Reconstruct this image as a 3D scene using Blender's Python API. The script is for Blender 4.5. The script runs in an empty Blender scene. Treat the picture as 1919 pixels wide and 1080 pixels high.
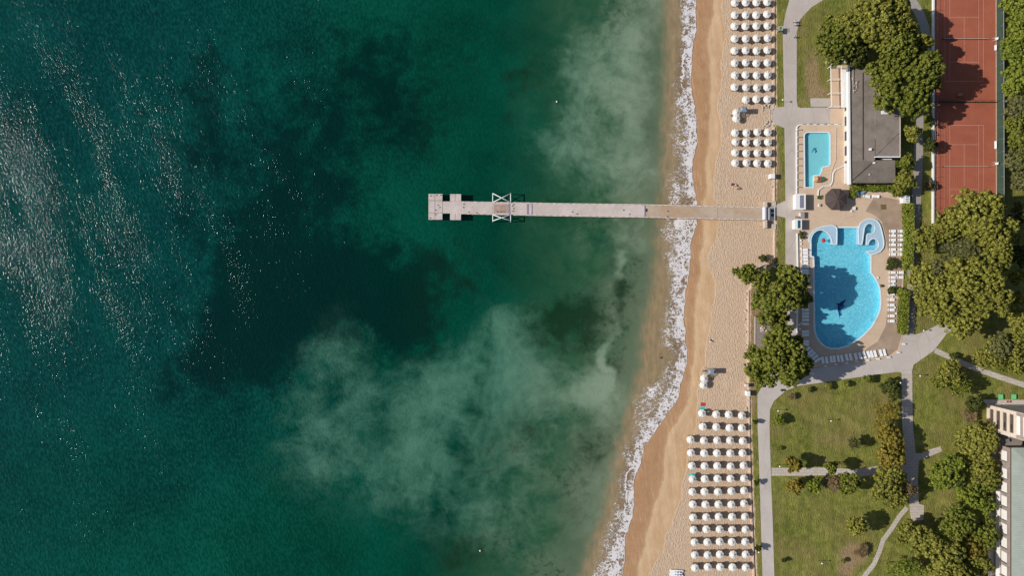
import bpy, bmesh, math, random
import numpy as np
from mathutils import Vector, Matrix, noise as mnoise
from mathutils.geometry import tessellate_polygon
random.seed(7); rng = np.random.default_rng(7)
R = math.radians
sc = bpy.context.scene
C = sc.collection
# ---------------------------------------------------------------- camera, sky, sun, exposure
H = 230.0                      # drone height
S = 0.153                      # metres per photo pixel at sea level
cam = bpy.data.cameras.new('camera'); co = bpy.data.objects.new('camera', cam); C.objects.link(co)
cam.sensor_width = 36; cam.lens = 36 * H / (1919 * S); cam.clip_end = 6000; cam.clip_start = 1
co.location = (0, 0, H); co.rotation_euler = (0, 0, 0); sc.camera = co
W = bpy.data.worlds.new('World'); sc.world = W; W.use_nodes = True
wn = W.node_tree.nodes; wl = W.node_tree.links
sky = wn.new('ShaderNodeTexSky'); sky.sky_type = 'NISHITA'; sky.sun_disc = False
sky.sun_elevation = R(37); sky.sun_rotation = R(-90); sky.air_density = 1.0; sky.dust_density = 1.0
bg = wn['Background']; bg.inputs[1].default_value = 0.088; wl.new(sky.outputs[0], bg.inputs[0])
sun = bpy.data.lights.new('sun', 'SUN'); sun.energy = 4.5; sun.angle = R(0.5); sun.color = (1.0, 0.945, 0.87)
so = bpy.data.objects.new('sun', sun); C.objects.link(so); so.rotation_euler = (0, R(-53), 0); so.location = (-100, 0, 100)
sc.view_settings.view_transform = 'Standard'; sc.view_settings.look = 'None'
sc.view_settings.exposure = 0.0; sc.view_settings.gamma = 1
sc.render.engine = 'CYCLES'
sc.cycles.max_bounces = 6; sc.cycles.transparent_max_bounces = 12
L = 1.5                        # level of the park behind the beach

# ---------------------------------------------------------------- helpers
def P(px, py, z=L):            # point at height z that stands at photo position px, py
    k = S * (H - z) / H
    return Vector(((px - 959.5) * k, (540 - py) * k, z))
def xy(px, py, z=L):
    p = P(px, py, z); return (p.x, p.y)
def M(px): return px * S

class MB:
    def __init__(s): s.v = []; s.f = []; s.sm = []
    def add(s, vs, fs, sm=False):
        n = len(s.v); s.v += [tuple(v) for v in vs]; s.f += [tuple(i + n for i in f) for f in fs]; s.sm += [sm] * len(fs); return s
    def box(s, x, y, z, sx, sy, sz, rz=0, ry=0, rx=0):   # z is the bottom
        M_ = Matrix.Translation((x, y, z + sz / 2)) @ Matrix.Rotation(rz, 4, 'Z') @ Matrix.Rotation(ry, 4, 'Y') @ Matrix.Rotation(rx, 4, 'X')
        vs = [M_ @ Vector((a * sx / 2, b * sy / 2, c * sz / 2)) for c in (-1, 1) for a, b in ((-1, -1), (1, -1), (1, 1), (-1, 1))]
        return s.add(vs, [(3, 2, 1, 0), (4, 5, 6, 7), (0, 1, 5, 4), (1, 2, 6, 5), (2, 3, 7, 6), (3, 0, 4, 7)])
    def prism(s, pts, z0, z1, cap=True):
        n = len(pts); a = sum(pts[i][0] * pts[(i + 1) % n][1] - pts[(i + 1) % n][0] * pts[i][1] for i in range(n))
        if a < 0: pts = pts[::-1]
        vs = [(p[0], p[1], z0) for p in pts] + [(p[0], p[1], z1) for p in pts]
        fs = [(i, (i + 1) % n, (i + 1) % n + n, i + n) for i in range(n)]
        if cap:
            tr = tessellate_polygon([[Vector((p[0], p[1], 0)) for p in pts]])
            for t in tr:
                A, B, D = (Vector((*pts[i], 0)) for i in t)
                t = tuple(t) if (B - A).cross(D - A).z > 0 else tuple(t)[::-1]
                fs.append(tuple(i + n for i in t)); fs.append(tuple(t)[::-1])
        return s.add(vs, fs)
    def flat(s, rings, z):       # polygon with holes, facing up
        allp = [p for r in rings for p in r]
        tr = tessellate_polygon([[Vector((p[0], p[1], 0)) for p in r] for r in rings]); fs = []
        for t in tr:
            A, B, D = (Vector((*allp[i], 0)) for i in t)
            fs.append(tuple(t) if (B - A).cross(D - A).z > 0 else tuple(t)[::-1])
        return s.add([(p[0], p[1], z) for p in allp], fs)
    def ring(s, a, b, z0, z1):   # closed kerb between outline a (outer) and b (inner), same count
        n = len(a); vs = []
        for pts, z in ((a, z0), (a, z1), (b, z1), (b, z0)): vs += [(p[0], p[1], z) for p in pts]
        fs = []
        for i in range(n):
            j = (i + 1) % n
            for k in range(3): fs.append((k * n + i, k * n + j, (k + 1) * n + j, (k + 1) * n + i))
        return s.add(vs, fs)
    def cyl(s, x, y, z0, z1, r0, r1=None, n=10, sm=True):
        r1 = r0 if r1 is None else r1
        vs = [(x + r0 * math.cos(2 * math.pi * i / n), y + r0 * math.sin(2 * math.pi * i / n), z0) for i in range(n)]
        vs += [(x + r1 * math.cos(2 * math.pi * i / n), y + r1 * math.sin(2 * math.pi * i / n), z1) for i in range(n)]
        s.add(vs, [(i, (i + 1) % n, (i + 1) % n + n, i + n) for i in range(n)], sm)
        m = len(s.v) - 2 * n
        s.f.append(tuple(m + n + i for i in range(n))); s.sm.append(False)
        s.f.append(tuple(m + i for i in range(n))[::-1]); s.sm.append(False)
        return s
    def tube(s, p0, p1, r0, r1=None, n=6):
        r1 = r0 if r1 is None else r1
        p0 = Vector(p0); p1 = Vector(p1); d = (p1 - p0)
        q = d.to_track_quat('Z', 'Y'); l = d.length
        vs = [p0 + q @ Vector((r0 * math.cos(2 * math.pi * i / n), r0 * math.sin(2 * math.pi * i / n), 0)) for i in range(n)]
        vs += [p0 + q @ Vector((r1 * math.cos(2 * math.pi * i / n), r1 * math.sin(2 * math.pi * i / n), l)) for i in range(n)]
        s.add(vs, [(i, (i + 1) % n, (i + 1) % n + n, i + n) for i in range(n)], True)
        m = len(s.v) - 2 * n
        s.f.append(tuple(m + n + i for i in range(n))); s.sm.append(False)
        s.f.append(tuple(m + i for i in range(n))[::-1]); s.sm.append(False)
        return s
    def sph(s, x, y, z, rx, ry=None, rz=None, n=10, m=6):
        ry = ry or rx; rz = rz or rx; vs = []; fs = []
        for j in range(1, m):
            t = math.pi * j / m
            for i in range(n):
                p = 2 * math.pi * i / n
                vs.append((x + rx * math.sin(t) * math.cos(p), y + ry * math.sin(t) * math.sin(p), z + rz * math.cos(t)))
        vs.append((x, y, z + rz)); vs.append((x, y, z - rz)); a = len(vs) - 2
        for j in range(m - 2):
            for i in range(n): fs.append((j * n + i, (j + 1) * n + i, (j + 1) * n + (i + 1) % n, j * n + (i + 1) % n))
        for i in range(n): fs.append((a, i, (i + 1) % n)); fs.append((a + 1, (m - 2) * n + (i + 1) % n, (m - 2) * n + i))
        return s.add(vs, fs, True)
    def wall(s, pts, z0, z1, t):  # strip wall along open polyline
        for a, b in zip(pts[:-1], pts[1:]):
            d = Vector((b[0] - a[0], b[1] - a[1])); l = d.length
            s.box((a[0] + b[0]) / 2, (a[1] + b[1]) / 2, z0, l + t * 0.5, t, z1 - z0, math.atan2(d.y, d.x))
            z1 += 0.0021
        return s
    def mesh(s, name):
        me = bpy.data.meshes.new(name); me.from_pydata(s.v, [], s.f); me.update()
        me.polygons.foreach_set('use_smooth', s.sm); return me
def obj(name, mb, mat, parent=None, loc=None):
    me = mb.mesh(name) if isinstance(mb, MB) else mb
    o = bpy.data.objects.new(name, me); C.objects.link(o)
    if mat and not me.materials: me.materials.append(mat)
    if parent: o.parent = parent
    if loc is not None: o.location = loc
    return o
def tag(o, label=None, cat=None, group=None, kind=None):
    if label: o['label'] = label
    if cat: o['category'] = cat
    if group: o['group'] = group
    if kind: o['kind'] = kind
    return o
def thing(name, label, cat, loc=(0, 0, 0), rz=0, group=None):
    o = bpy.data.objects.new(name, None); C.objects.link(o); o.location = loc; o.rotation_euler = (0, 0, rz)
    o.empty_display_size = 0.2
    return tag(o, label, cat, group)
def dup(root, loc=None, rz=None, label=None, parent=None, group=None):
    r = root.copy(); C.objects.link(r)
    if parent: r.parent = parent
    if loc is not None: r.location = loc
    if rz is not None: r.rotation_euler = (0, 0, rz)
    if label: r['label'] = label
    if group: r['group'] = group
    for ch in list(root.children): dup(ch, parent=r)
    return r
def struct(name, mb, mat, loc=None): return tag(obj(name, mb, mat, None, loc), kind='structure')

# ---------------------------------------------------------------- material builder
class Mat:
    def __init__(s, name):
        s.m = bpy.data.materials.new(name); s.m.use_nodes = True
        s.N = s.m.node_tree.nodes; s.K = s.m.node_tree.links
        s.b = s.N['Principled BSDF']; s.out = s.N['Material Output']
        g = s.N.new('ShaderNodeNewGeometry'); s.pos = g.outputs['Position']; s.geo = g
    def n(s, t, **k):
        x = s.N.new(t)
        for a, v in k.items(): setattr(x, a, v)
        return x
    def put(s, sock, v):
        if isinstance(v, bpy.types.NodeSocket): s.K.new(v, sock)
        elif v is not None:
            if isinstance(v, (tuple, list)) and len(v) == 3 and sock.type == 'RGBA': v = (*v, 1)
            sock.default_value = v
    def math(s, op, a, b=None, c=None, clamp=False):
        x = s.n('ShaderNodeMath', operation=op); x.use_clamp = clamp
        s.put(x.inputs[0], a); s.put(x.inputs[1], b); s.put(x.inputs[2], c); return x.outputs[0]
    def map(s, scale=(1, 1, 1), rot=0, vec=None):
        x = s.n('ShaderNodeMapping'); x.inputs['Scale'].default_value = scale; x.inputs['Rotation'].default_value = (0, 0, rot)
        if rot: x.vector_type = 'TEXTURE'; x.inputs['Scale'].default_value = tuple(1 / q for q in scale)
        s.K.new(vec or s.pos, x.inputs[0]); return x.outputs[0]
    def noise(s, scale, detail=4, rough=0.55, vec=None, dist=0, col=False):
        x = s.n('ShaderNodeTexNoise'); x.inputs['Scale'].default_value = scale; x.inputs['Detail'].default_value = detail
        x.inputs['Roughness'].default_value = rough; x.inputs['Distortion'].default_value = dist
        s.K.new(vec or s.pos, x.inputs['Vector']); return x.outputs[1 if col else 0]
    def vor(s, scale, feature='F1', vec=None, out=0):
        x = s.n('ShaderNodeTexVoronoi', feature=feature); x.inputs['Scale'].default_value = scale
        s.K.new(vec or s.pos, x.inputs['Vector']); return x.outputs[out]
    def attr(s, name): 
        x = s.n('ShaderNodeAttribute'); x.attribute_name = name; return x.outputs['Fac']
    def rng(s, v, a, b, c=0.0, d=1.0, smooth=False):
        x = s.n('ShaderNodeMapRange'); x.interpolation_type = 'SMOOTHSTEP' if smooth else 'LINEAR'
        s.K.new(v, x.inputs[0])
        for i, q in enumerate((a, b, c, d)): x.inputs[i + 1].default_value = q
        return x.outputs[0]
    def mix(s, f, a, b, mode='MIX'):
        x = s.n('ShaderNodeMix', data_type='RGBA', blend_type=mode)
        s.put(x.inputs[0], f); s.put(x.inputs[6], a); s.put(x.inputs[7], b); return x.outputs[2]
    def ramp(s, f, stops):
        x = s.n('ShaderNodeValToRGB'); e = x.color_ramp.elements
        while len(e) < len(stops): e.new(0.5)
        for q, (p, c) in zip(e, stops): q.position = p; q.color = (*c, 1)
        s.K.new(f, x.inputs[0]); return x.outputs[0]
    def bump(s, h, strength=0.3, dist=0.1, normal=None):
        x = s.n('ShaderNodeBump'); x.inputs['Strength'].default_value = strength; x.inputs['Distance'].default_value = dist
        s.K.new(h, x.inputs['Height'])
        if normal: s.K.new(normal, x.inputs['Normal'])
        return x.outputs[0]
    def end(s, col, rough=0.8, normal=None, spec=0.3, metal=0):
        s.put(s.b.inputs['Base Color'], col); s.put(s.b.inputs['Roughness'], rough)
        s.put(s.b.inputs['Specular IOR Level'], spec); s.b.inputs['Metallic'].default_value = metal
        if normal: s.K.new(normal, s.b.inputs['Normal'])
        return s.m
def simple(name, col, var=0.12, scale=3.0, rough=0.75, spec=0.3, metal=0, bump=0.0):
    m = Mat(name); n1 = m.noise(scale, 5, 0.65)
    dark = tuple(c * (1 - 1.6 * var) for c in col); lite = tuple(min(1, c * (1 + 1.2 * var)) for c in col)
    c = m.ramp(n1, [(0.3, dark), (0.7, lite)])
    return m.end(c, rough, m.bump(n1, bump, 0.05) if bump else None, spec, metal)

# ---------------------------------------------------------------- traced shore lines (photo y -> photo x)
def line(s):
    a = [tuple(float(v) for v in q.split(':')) for q in s.split()]
    ys, xs = np.array([q[0] for q in a]), np.array([q[1] for q in a])
    return lambda y: np.interp(y, ys, xs)
xs_ = line('0:1303 30:1305 50:1306 70:1302 100:1297 130:1296 160:1294 185:1299 205:1303 225:1304 245:1306 270:1307 290:1301 320:1298 350:1299 380:1306 412:1306 440:1301 460:1294 480:1293 500:1292 520:1290 540:1286 560:1284 600:1282 640:1285 665:1288 680:1287 700:1281 720:1276 740:1272 760:1264 775:1252 800:1236 820:1220 835:1207 850:1204 870:1201 890:1192 910:1187 950:1188 970:1185 990:1178 1010:1171 1050:1170 1080:1166')
xd_ = line('0:1281 50:1280 100:1278 130:1284 160:1287 185:1272 200:1264 215:1286 240:1284 270:1284 300:1280 330:1281 360:1283 380:1296 412:1262 480:1262 550:1261 600:1259 640:1264 655:1275 668:1286 680:1262 700:1256 720:1252 740:1244 760:1234 780:1222 800:1211 820:1201 840:1190 860:1187 890:1181 920:1176 950:1172 980:1164 1000:1155 1030:1143 1060:1139 1080:1136')
xf_ = line('0:1277 100:1275 118:1266 160:1264 190:1261 215:1261 240:1258 270:1256 300:1270 320:1256 360:1249 380:1251 412:1242 440:1238 497:1246 540:1256 570:1246 600:1240 650:1241 665:1262 680:1253 700:1240 720:1215 740:1192 780:1190 800:1190 820:1180 850:1166 870:1170 890:1164 920:1160 950:1150 970:1143 990:1134 1010:1129 1030:1125 1050:1119 1080:1107')
xb_ = line('0:1252 100:1256 200:1250 300:1248 380:1244 412:1236 500:1235 600:1216 700:1204 750:1188 850:1160 950:1140 1080:1096')
xw_ = line('0:1356 50:1357 100:1356 125:1350 160:1354 200:1346 240:1350 280:1348 310:1341 340:1337 370:1333 383:1345 390:1372 404:1372 412:1352 440:1341 460:1333 480:1326 497:1327 510:1335 530:1339 560:1339 600:1333 640:1325 680:1320 700:1312 730:1306 760:1307 800:1301 830:1292 860:1289 890:1284 920:1275 950:1270 960:1263 980:1259 1000:1250 1040:1241 1050:1228 1070:1216 1080:1212')
xm_ = line('0:1336 60:1330 130:1328 200:1331 260:1328 330:1322 380:1318 440:1316 520:1310 600:1303 680:1300 760:1284 800:1262 840:1248 900:1240 960:1223 1000:1212 1080:1196')
xq_ = line('0:1452 490:1452 505:1440 520:1418 540:1404 660:1402 700:1400 740:1404 900:1408 1000:1412 1080:1416')   # line where the beach stops

def jit(x, y, s, k=0.0):
    return mnoise.noise(Vector((x * s, y * s, k)))
def grid(pxs, pys, zf, name, attrs):
    X, Y = np.meshgrid(np.array(pxs, float), np.array(pys, float)); Z = zf(X, Y)
    k = S * (H - Z) / H
    V = np.stack([(X - 959.5) * k, (540 - Y) * k, Z], -1).reshape(-1, 3)
    r, c = X.shape; I = np.arange(r * c).reshape(r, c)
    F = np.stack([I[1:, :-1], I[1:, 1:], I[:-1, 1:], I[:-1, :-1]], -1).reshape(-1, 4)
    me = bpy.data.meshes.new(name); me.vertices.add(len(V)); me.vertices.foreach_set('co', V.ravel())
    me.loops.add(F.size); me.loops.foreach_set('vertex_index', F.ravel().astype(np.int32))
    me.polygons.add(len(F)); me.polygons.foreach_set('loop_start', np.arange(0, F.size, 4, dtype=np.int32))
    me.polygons.foreach_set('use_smooth', np.ones(len(F), bool)); me.update(calc_edges=True)
    for n_, f in attrs.items():
        a = me.attributes.new(n_, 'FLOAT', 'POINT'); a.data.foreach_set('value', f(X, Y).astype(np.float32).ravel())
    return me
def beach_z(px, py):
    xs, xq = xs_(py), xq_(py)
    t = (px - xs) / np.maximum(xq - xs, 1)
    z = np.where(t < 0, np.maximum((px - xs) * S * 0.06, -4), np.clip(t, 0, 1) ** 0.75 * 1.05 + 0.03)
    z = np.where(px > xq, 1.08 + np.clip((px - xq) / 2.0, 0, 1) * (L - 1.08), z)
    return z
def GZ(px, py): return float(beach_z(np.float64(px), np.float64(py)))
def on(px, py):                # a point standing on the ground at photo position
    z = GZ(px, py) if px < xq_(py) + 1 else L
    return P(px, py, z)
def sit(px, py, h):            # base point of a thing whose top (height h above ground) shows at px, py
    z = GZ(px, py) if px < xq_(py) + 1 else L
    p = P(px, py, z + h); return Vector((p.x, p.y, z))
def smooth(a, b, x):
    t = np.clip((x - a) / (b - a), 0, 1); return t * t * (3 - 2 * t)
# pool pit: ground sheet is lowered under the terrace
def pit(X, Y):
    m1 = smooth(1500, 1506, X) * smooth(1562, 1556, X) * smooth(241, 247, Y) * smooth(360, 354, Y)
    m2 = smooth(1508, 1514, X) * smooth(1664, 1658, X) * smooth(404, 409, Y) * smooth(668, 661, Y)
    return np.maximum(m1, m2)
def blobs(X, Y, L_):
    o = np.zeros_like(X)
    for q in L_:
        cx, cy, rx, ry, a = q[:5]; th = R(q[5]) if len(q) > 5 else 0
        dx, dy = X - cx, Y - cy
        u = (dx * math.cos(th) + dy * math.sin(th)) / rx; v = (-dx * math.sin(th) + dy * math.cos(th)) / ry
        o += a * np.exp(-(u * u + v * v))
    return o
def warped(X, Y, L_, amp=34, sc_=.011):
    r_, c_ = X.shape; wx = np.zeros(X.size); wy = np.zeros(X.size)
    for i, (x, y) in enumerate(zip(X.ravel(), Y.ravel())):
        if -300 < x < 2000 and -300 < y < 1400:
            v = Vector((x * sc_, y * sc_, 3.1)); wx[i] = mnoise.fractal(v, .9, 2.1, 4); v.z = 9.7; wy[i] = mnoise.fractal(v, .9, 2.1, 4)
    return blobs(X + amp * wx.reshape(r_, c_), Y + amp * wy.reshape(r_, c_), L_)
worn = [(1522, 140, 20, 55, .9), (1540, 175, 25, 14, .7), (1505, 55, 14, 26, .45), (1530, 790, 70, 40, .35), (1560, 830, 50, 18, .4), (1600, 1040, 30, 22, 1.3),
        (1585, 1070, 18, 14, 1.0), (1500, 930, 60, 12, .3), (1460, 430, 10, 50, .5), (1461, 330, 9, 60, .6), (1745, 640, 18, 18, .3),
        (1413, 740, 6, 40, .8), (1411, 840, 3, 200, .5), (1412, 1000, 3, 120, .5), (1408, 600, 10, 60, 1.4), (1425, 560, 20, 40, .9), (1816, 778, 14, 12, .9), (1500, 190, 8, 8, .5),
        (1700, 745, 14, 30, .3), (1770, 590, 40, 30, .5), (1456, 60, 3, 60, .7), (1457, 300, 4, 60, .5)]
gpx = [-9000, -3000, 0, 600, 900] + list(range(1060, 1480, 3)) + list(range(1480, 1932, 6)) + [1980, 2100, 3000, 5000, 9000]
gpy = [-8000, -2500, -600, -100] + list(range(-12, 1100, 4)) + [1180, 1600, 3500, 9000]
gme = grid(gpx, gpy, lambda X, Y: beach_z(X, Y) - 2.6 * pit(X, Y), 'ground', {
    'u': lambda X, Y: (X - xs_(Y)), 'mid': lambda X, Y: X - xm_(Y), 'wetedge': lambda X, Y: X - xw_(Y),
    'land': lambda X, Y: X - xq_(Y), 'worn': lambda X, Y: blobs(X, Y, worn)})
m = Mat('sand_and_grass')
nb = m.noise(0.05, 4); nf = m.noise(2.2, 3, 0.7); nt = m.noise(3.0, 2, 0.6, vec=m.map((1.3, 0.45, 1)))
nm = m.noise(0.35, 5, 0.6)
dry = m.mix(m.rng(nt, .3, .7), (.42, .30, .20), (.61, .465, .335))  # pits of the sand relief painted darker, as if shaded
dry = m.mix(m.rng(nb, .35, .7, 0, .5), dry, (.53, .375, .255))
gold = m.mix(m.rng(nm, .3, .7), (.49, .315, .175), (.575, .40, .245))
brown = m.mix(m.rng(nm, .3, .75), (.33, .18, .09), (.42, .245, .13))
e1 = m.math('ADD', m.attr('wetedge'), m.math('MULTIPLY', m.math('SUBTRACT', m.noise(0.12, 5, 0.6), 0.5), 24))
e2 = m.math('ADD', m.attr('mid'), m.math('MULTIPLY', m.math('SUBTRACT', m.noise(0.08, 4, 0.6), 0.5), 30))
sand = m.mix(m.rng(e2, -7, 7, 0, 1, True), brown, gold)
sand = m.mix(m.rng(e1, -0.9, 0.9, 0, 1, True), sand, dry)
swm = m.noise(.55, 5, .65, vec=m.map((1.4, .16, 1), R(7))); sand = m.mix(m.math('MULTIPLY', m.rng(swm, .42, .66), m.rng(e1, 0, 2, .55, 0)), sand, (.40, .245, .13))
sw2 = m.noise(.9, 4, .7, vec=m.map((1.6, .2, 1), R(7))); sand = m.mix(m.math('MULTIPLY', m.rng(sw2, .55, .7), m.rng(e1, 0, 2, .35, 0)), sand, (.66, .49, .33))
trk = m.rng(m.noise(.22, 6, .75, vec=m.map((1.2, .6, 1))), .50, .66, 0, .42); sand = m.mix(m.math('MULTIPLY', trk, m.rng(e1, 0, 6)), sand, (.44, .32, .225))
line_ = m.math('MULTIPLY', m.rng(e1, -6, 0, 0, .35), m.rng(e1, 0, 1, 1, 0))
sand = m.mix(line_, sand, (.36, .235, .13))
l2 = m.math('MULTIPLY', m.rng(e2, -1, 2, 0, .3), m.rng(e2, 2, 12, 1, 0)); sand = m.mix(l2, sand, (.68, .52, .33))
g1 = m.noise(0.45, 6, 0.78); g2 = m.noise(0.09, 6, 0.72); g3 = m.noise(6, 2, 0.6)
grass = m.mix(m.rng(g1, .38, .62), (.074, .096, .005), (.220, .228, .036))
grass = m.mix(m.rng(g2, .42, .62, 0, .8), grass, (.215, .165, .055))
grass = m.mix(m.rng(g3, .35, .75, 0, .38), grass, (.26, .235, .09))
stripe = m.n('ShaderNodeTexWave'); stripe.inputs['Scale'].default_value = 0.28; stripe.inputs['Distortion'].default_value = 5; stripe.inputs['Detail'].default_value = 3
m.K.new(m.map((.35, 1, 1)), stripe.inputs[0]); grass = m.mix(m.rng(stripe.outputs[1], 0, 1, 0, .30), grass, (.085, .098, .016))
g4 = m.noise(.22, 6, .8); grass = m.mix(m.rng(g4, .54, .68, 0, .7), grass, (.30, .275, .085)); grass = m.mix(m.rng(g4, .32, .44, .6, 0), grass, (.055, .075, .006))
wn_ = m.math('ADD', m.attr('worn'), m.math('MULTIPLY', m.math('SUBTRACT', m.noise(0.7, 6, 0.75), 0.5), 1.5))
grass = m.mix(m.rng(wn_, .35, .9, 0, .85), grass, m.mix(m.rng(nf, .3, .7), (.22, .135, .07), (.36, .25, .15)))
el = m.math('ADD', m.attr('land'), m.math('MULTIPLY', m.math('SUBTRACT', m.noise(0.6, 4), 0.5), 10))
col = m.mix(m.rng(el, 1.5, 5), sand, grass)
sandy = m.rng(e1, -1, 1); hh = m.math('MULTIPLY', nt, m.math('ADD', 0.25, sandy))
wetr = m.rng(e2, -20, 5, .45, .9)
M_ground = m.end(col, wetr, m.bump(hh, 0.8, 0.28), 0.25)
struct('ground', gme, M_ground)

# ---------------------------------------------------------------- sea
milk = [(1130, 150, 95, 110, .62), (1200, 80, 55, 90, .55), (1035, 265, 60, 45, .5), (1160, 300, 75, 55, .45), (1080, 330, 80, 40, .25), (1195, 230, 40, 120, .35),
        (950, 610, 60, 60, .36), (930, 670, 90, 60, .40), (760, 900, 200, 90, .18), (625, 655, 60, 60, .38), (570, 690, 50, 50, .3), (680, 735, 80, 45, .38), (1010, 745, 130, 60, .55), (890, 735, 130, 60, .42), (620, 800, 90, 70, .25),
        (800, 730, 60, 60, .45), (1120, 740, 60, 40, .5), (1147, 670, 11, 60, 1.15, 8), (1125, 720, 22, 38, .6, 20), (760, 860, 190, 70, .38), (1161, 490, 11, 36, .7), (1120, 560, 60, 50, .25), (1185, 440, 30, 50, .35),
        (1150, 860, 60, 80, .2), (830, 830, 130, 70, .3), (960, 1000, 160, 80, .22), (1130, 950, 50, 90, .2), (1000, 860, 60, 50, .25), (900, 950, 220, 90, .15), (1160, 860, 20, 60, .3), (650, 590, 30, 30, .25), (560, 790, 60, 60, .22), (1120, 420, 70, 60, .3), (820, 610, 20, 50, .1)]
darkb = [(540, 500, 120, 100, 1.2), (470, 630, 110, 95, 1.35), (600, 560, 70, 60, .8), (765, 605, 62, 66, 1.5), (700, 560, 60, 50, .6), (870, 500, 130, 50, .5), (1035, 598, 16, 30, .9), (1060, 590, 80, 70, .38), (1075, 620, 45, 50, .4),
         (965, 165, 18, 20, .5), (1000, 150, 30, 40, .45), (960, 240, 25, 20, .3), (890, 100, 15, 10, .3), (880, 1035, 60, 40, .55), (1000, 790, 60, 50, .5), (1130, 830, 40, 50, .5), (900, 860, 70, 60, .35),
         (600, 350, 120, 160, .45), (440, 300, 120, 190, .5), (700, 130, 170, 100, .45), (620, 1000, 10, 10, .0), (760, 250, 130, 90, .3), (640, 200, 120, 100, .25), (300, 200, 130, 160, .2), (150, 380, 70, 80, .25), (1166, 640, 16, 90, .3), (1170, 560, 20, 30, .5),
         (1060, 370, 60, 16, .3), (740, 800, 40, 40, .2), (1180, 30, 30, 30, .1), (1010, 60, 30, 40, .3), (380, 700, 90, 60, .3), (1050, 940, 90, 90, .25), (700, 480, 60, 40, .3)]
spx = [-9000, -3000, -1000, -200] + list(range(-12, 1040, 8)) + list(range(1040, 1316, 2))
spy = [-8000, -2500, -600, -100] + list(range(-12, 1100, 4)) + [1180, 1600, 3500, 9000]
sme = grid(spx, spy, lambda X, Y: np.zeros_like(X), 'sea', {
    'milk': lambda X, Y: warped(X, Y, milk), 'dark': lambda X, Y: warped(X, Y, darkb, 30),
    'edge': lambda X, Y: X - xs_(Y), 'dense': lambda X, Y: X - xd_(Y), 'sparse': lambda X, Y: X - xf_(Y), 'brown': lambda X, Y: X - xb_(Y),
    'teal': lambda X, Y: smooth(820, 250, X + (Y - 500) * -0.05) - .8 * blobs(X, Y, [(330, 1060, 380, 260, 1.0)]),
    'shore': lambda X, Y: X - xb_(Y)})
m = Mat('sea_water')
warp = m.n('ShaderNodeVectorMath', operation='MULTIPLY_ADD')
m.K.new(m.noise(0.06, 3, 0.5, col=True), warp.inputs[0]); warp.inputs[1].default_value = (9, 9, 0); m.K.new(m.pos, warp.inputs[2]); wp = warp.outputs[0]
n1 = m.noise(0.05, 6, 0.58, vec=wp); n2 = m.noise(0.14, 6, 0.62, vec=wp); n3 = m.noise(0.03, 5, 0.6)
mk = m.math('MULTIPLY_ADD', m.math('SUBTRACT', n1, 0.5), 2.2, m.attr('milk')); mk = m.math('MULTIPLY_ADD', m.math('SUBTRACT', n2, 0.5), 1.35, mk)
mk = m.math('MULTIPLY_ADD', m.math('SUBTRACT', m.noise(.38, 5, .65, vec=wp), 0.5), .9, mk)
mkf = m.math('MULTIPLY', m.rng(mk, -0.1, 1.3, 0, 1, True), m.rng(m.attr('milk'), .0, .45, 0, 1, True))
dk = m.math('MULTIPLY_ADD', m.math('SUBTRACT', n2, 0.5), 1.9, m.attr('dark')); dk = m.math('MULTIPLY_ADD', m.math('SUBTRACT', n1, 0.5), 1.9, dk)
dk = m.math('MULTIPLY_ADD', m.math('SUBTRACT', m.noise(.30, 5, .7, vec=wp), 0.5), 1.0, dk)
dkf = m.math('MULTIPLY', m.rng(dk, 0.1, .95, 0, 1, True), m.rng(m.attr('dark'), .02, .25))
sh = m.math('MULTIPLY_ADD', m.math('SUBTRACT', n1, 0.5), 150, m.attr('shore'))
deep = m.mix(m.rng(n3, .35, .68), (.0003, .034, .018), (.001, .070, .040))
deep = m.mix(m.attr('teal'), deep, m.mix(m.rng(n3, .35, .68), (.0003, .027, .026), (.0008, .052, .046)))
c = m.mix(m.rng(sh, -330, -120, 0, 1, True), deep, m.mix(m.rng(n2, .35, .65), (.014, .070, .034), (.034, .098, .048)))
c = m.mix(m.rng(sh, -130, -10, 0, .85, True), c, (.125, .160, .098))
oliv = m.rng(m.attr('dark'), 0.3, 1)
c = m.mix(m.math('MULTIPLY', mkf, .85), c, m.mix(m.rng(sh, -260, -60), (.085, .215, .148), (.225, .300, .205)))
dcol = m.mix(m.rng(sh, -500, -260), (.0003, .013, .012), (.005, .024, .009))
c = m.mix(m.math('MULTIPLY', dkf, .84), c, dcol)
# weed tufts on the bed in the shallows
tuft = m.math('MULTIPLY', m.rng(m.noise(0.55, 4, 0.7), .50, .62), m.rng(m.noise(0.045, 3), .45, .6)); tuft = m.math('MULTIPLY', tuft, m.math('MULTIPLY', m.rng(sh, -420, -200), m.rng(sh, -60, -20, 1, 0)))
c = m.mix(m.math('MULTIPLY', m.math('MULTIPLY', tuft, .62), m.rng(m.attr('milk'), .15, .6, 1, .25)), c, (.010, .035, .016))
bn = m.math('MULTIPLY_ADD', m.math('SUBTRACT', m.noise(0.25, 5), 0.5), 34, m.attr('brown'))
c = m.mix(m.rng(bn, -24, 10, 0, 1, True), c, m.mix(m.rng(m.noise(0.9, 4, vec=m.map((1, .3, 1))), .3, .7), (.215, .165, .092), (.33, .235, .135)))
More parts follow.
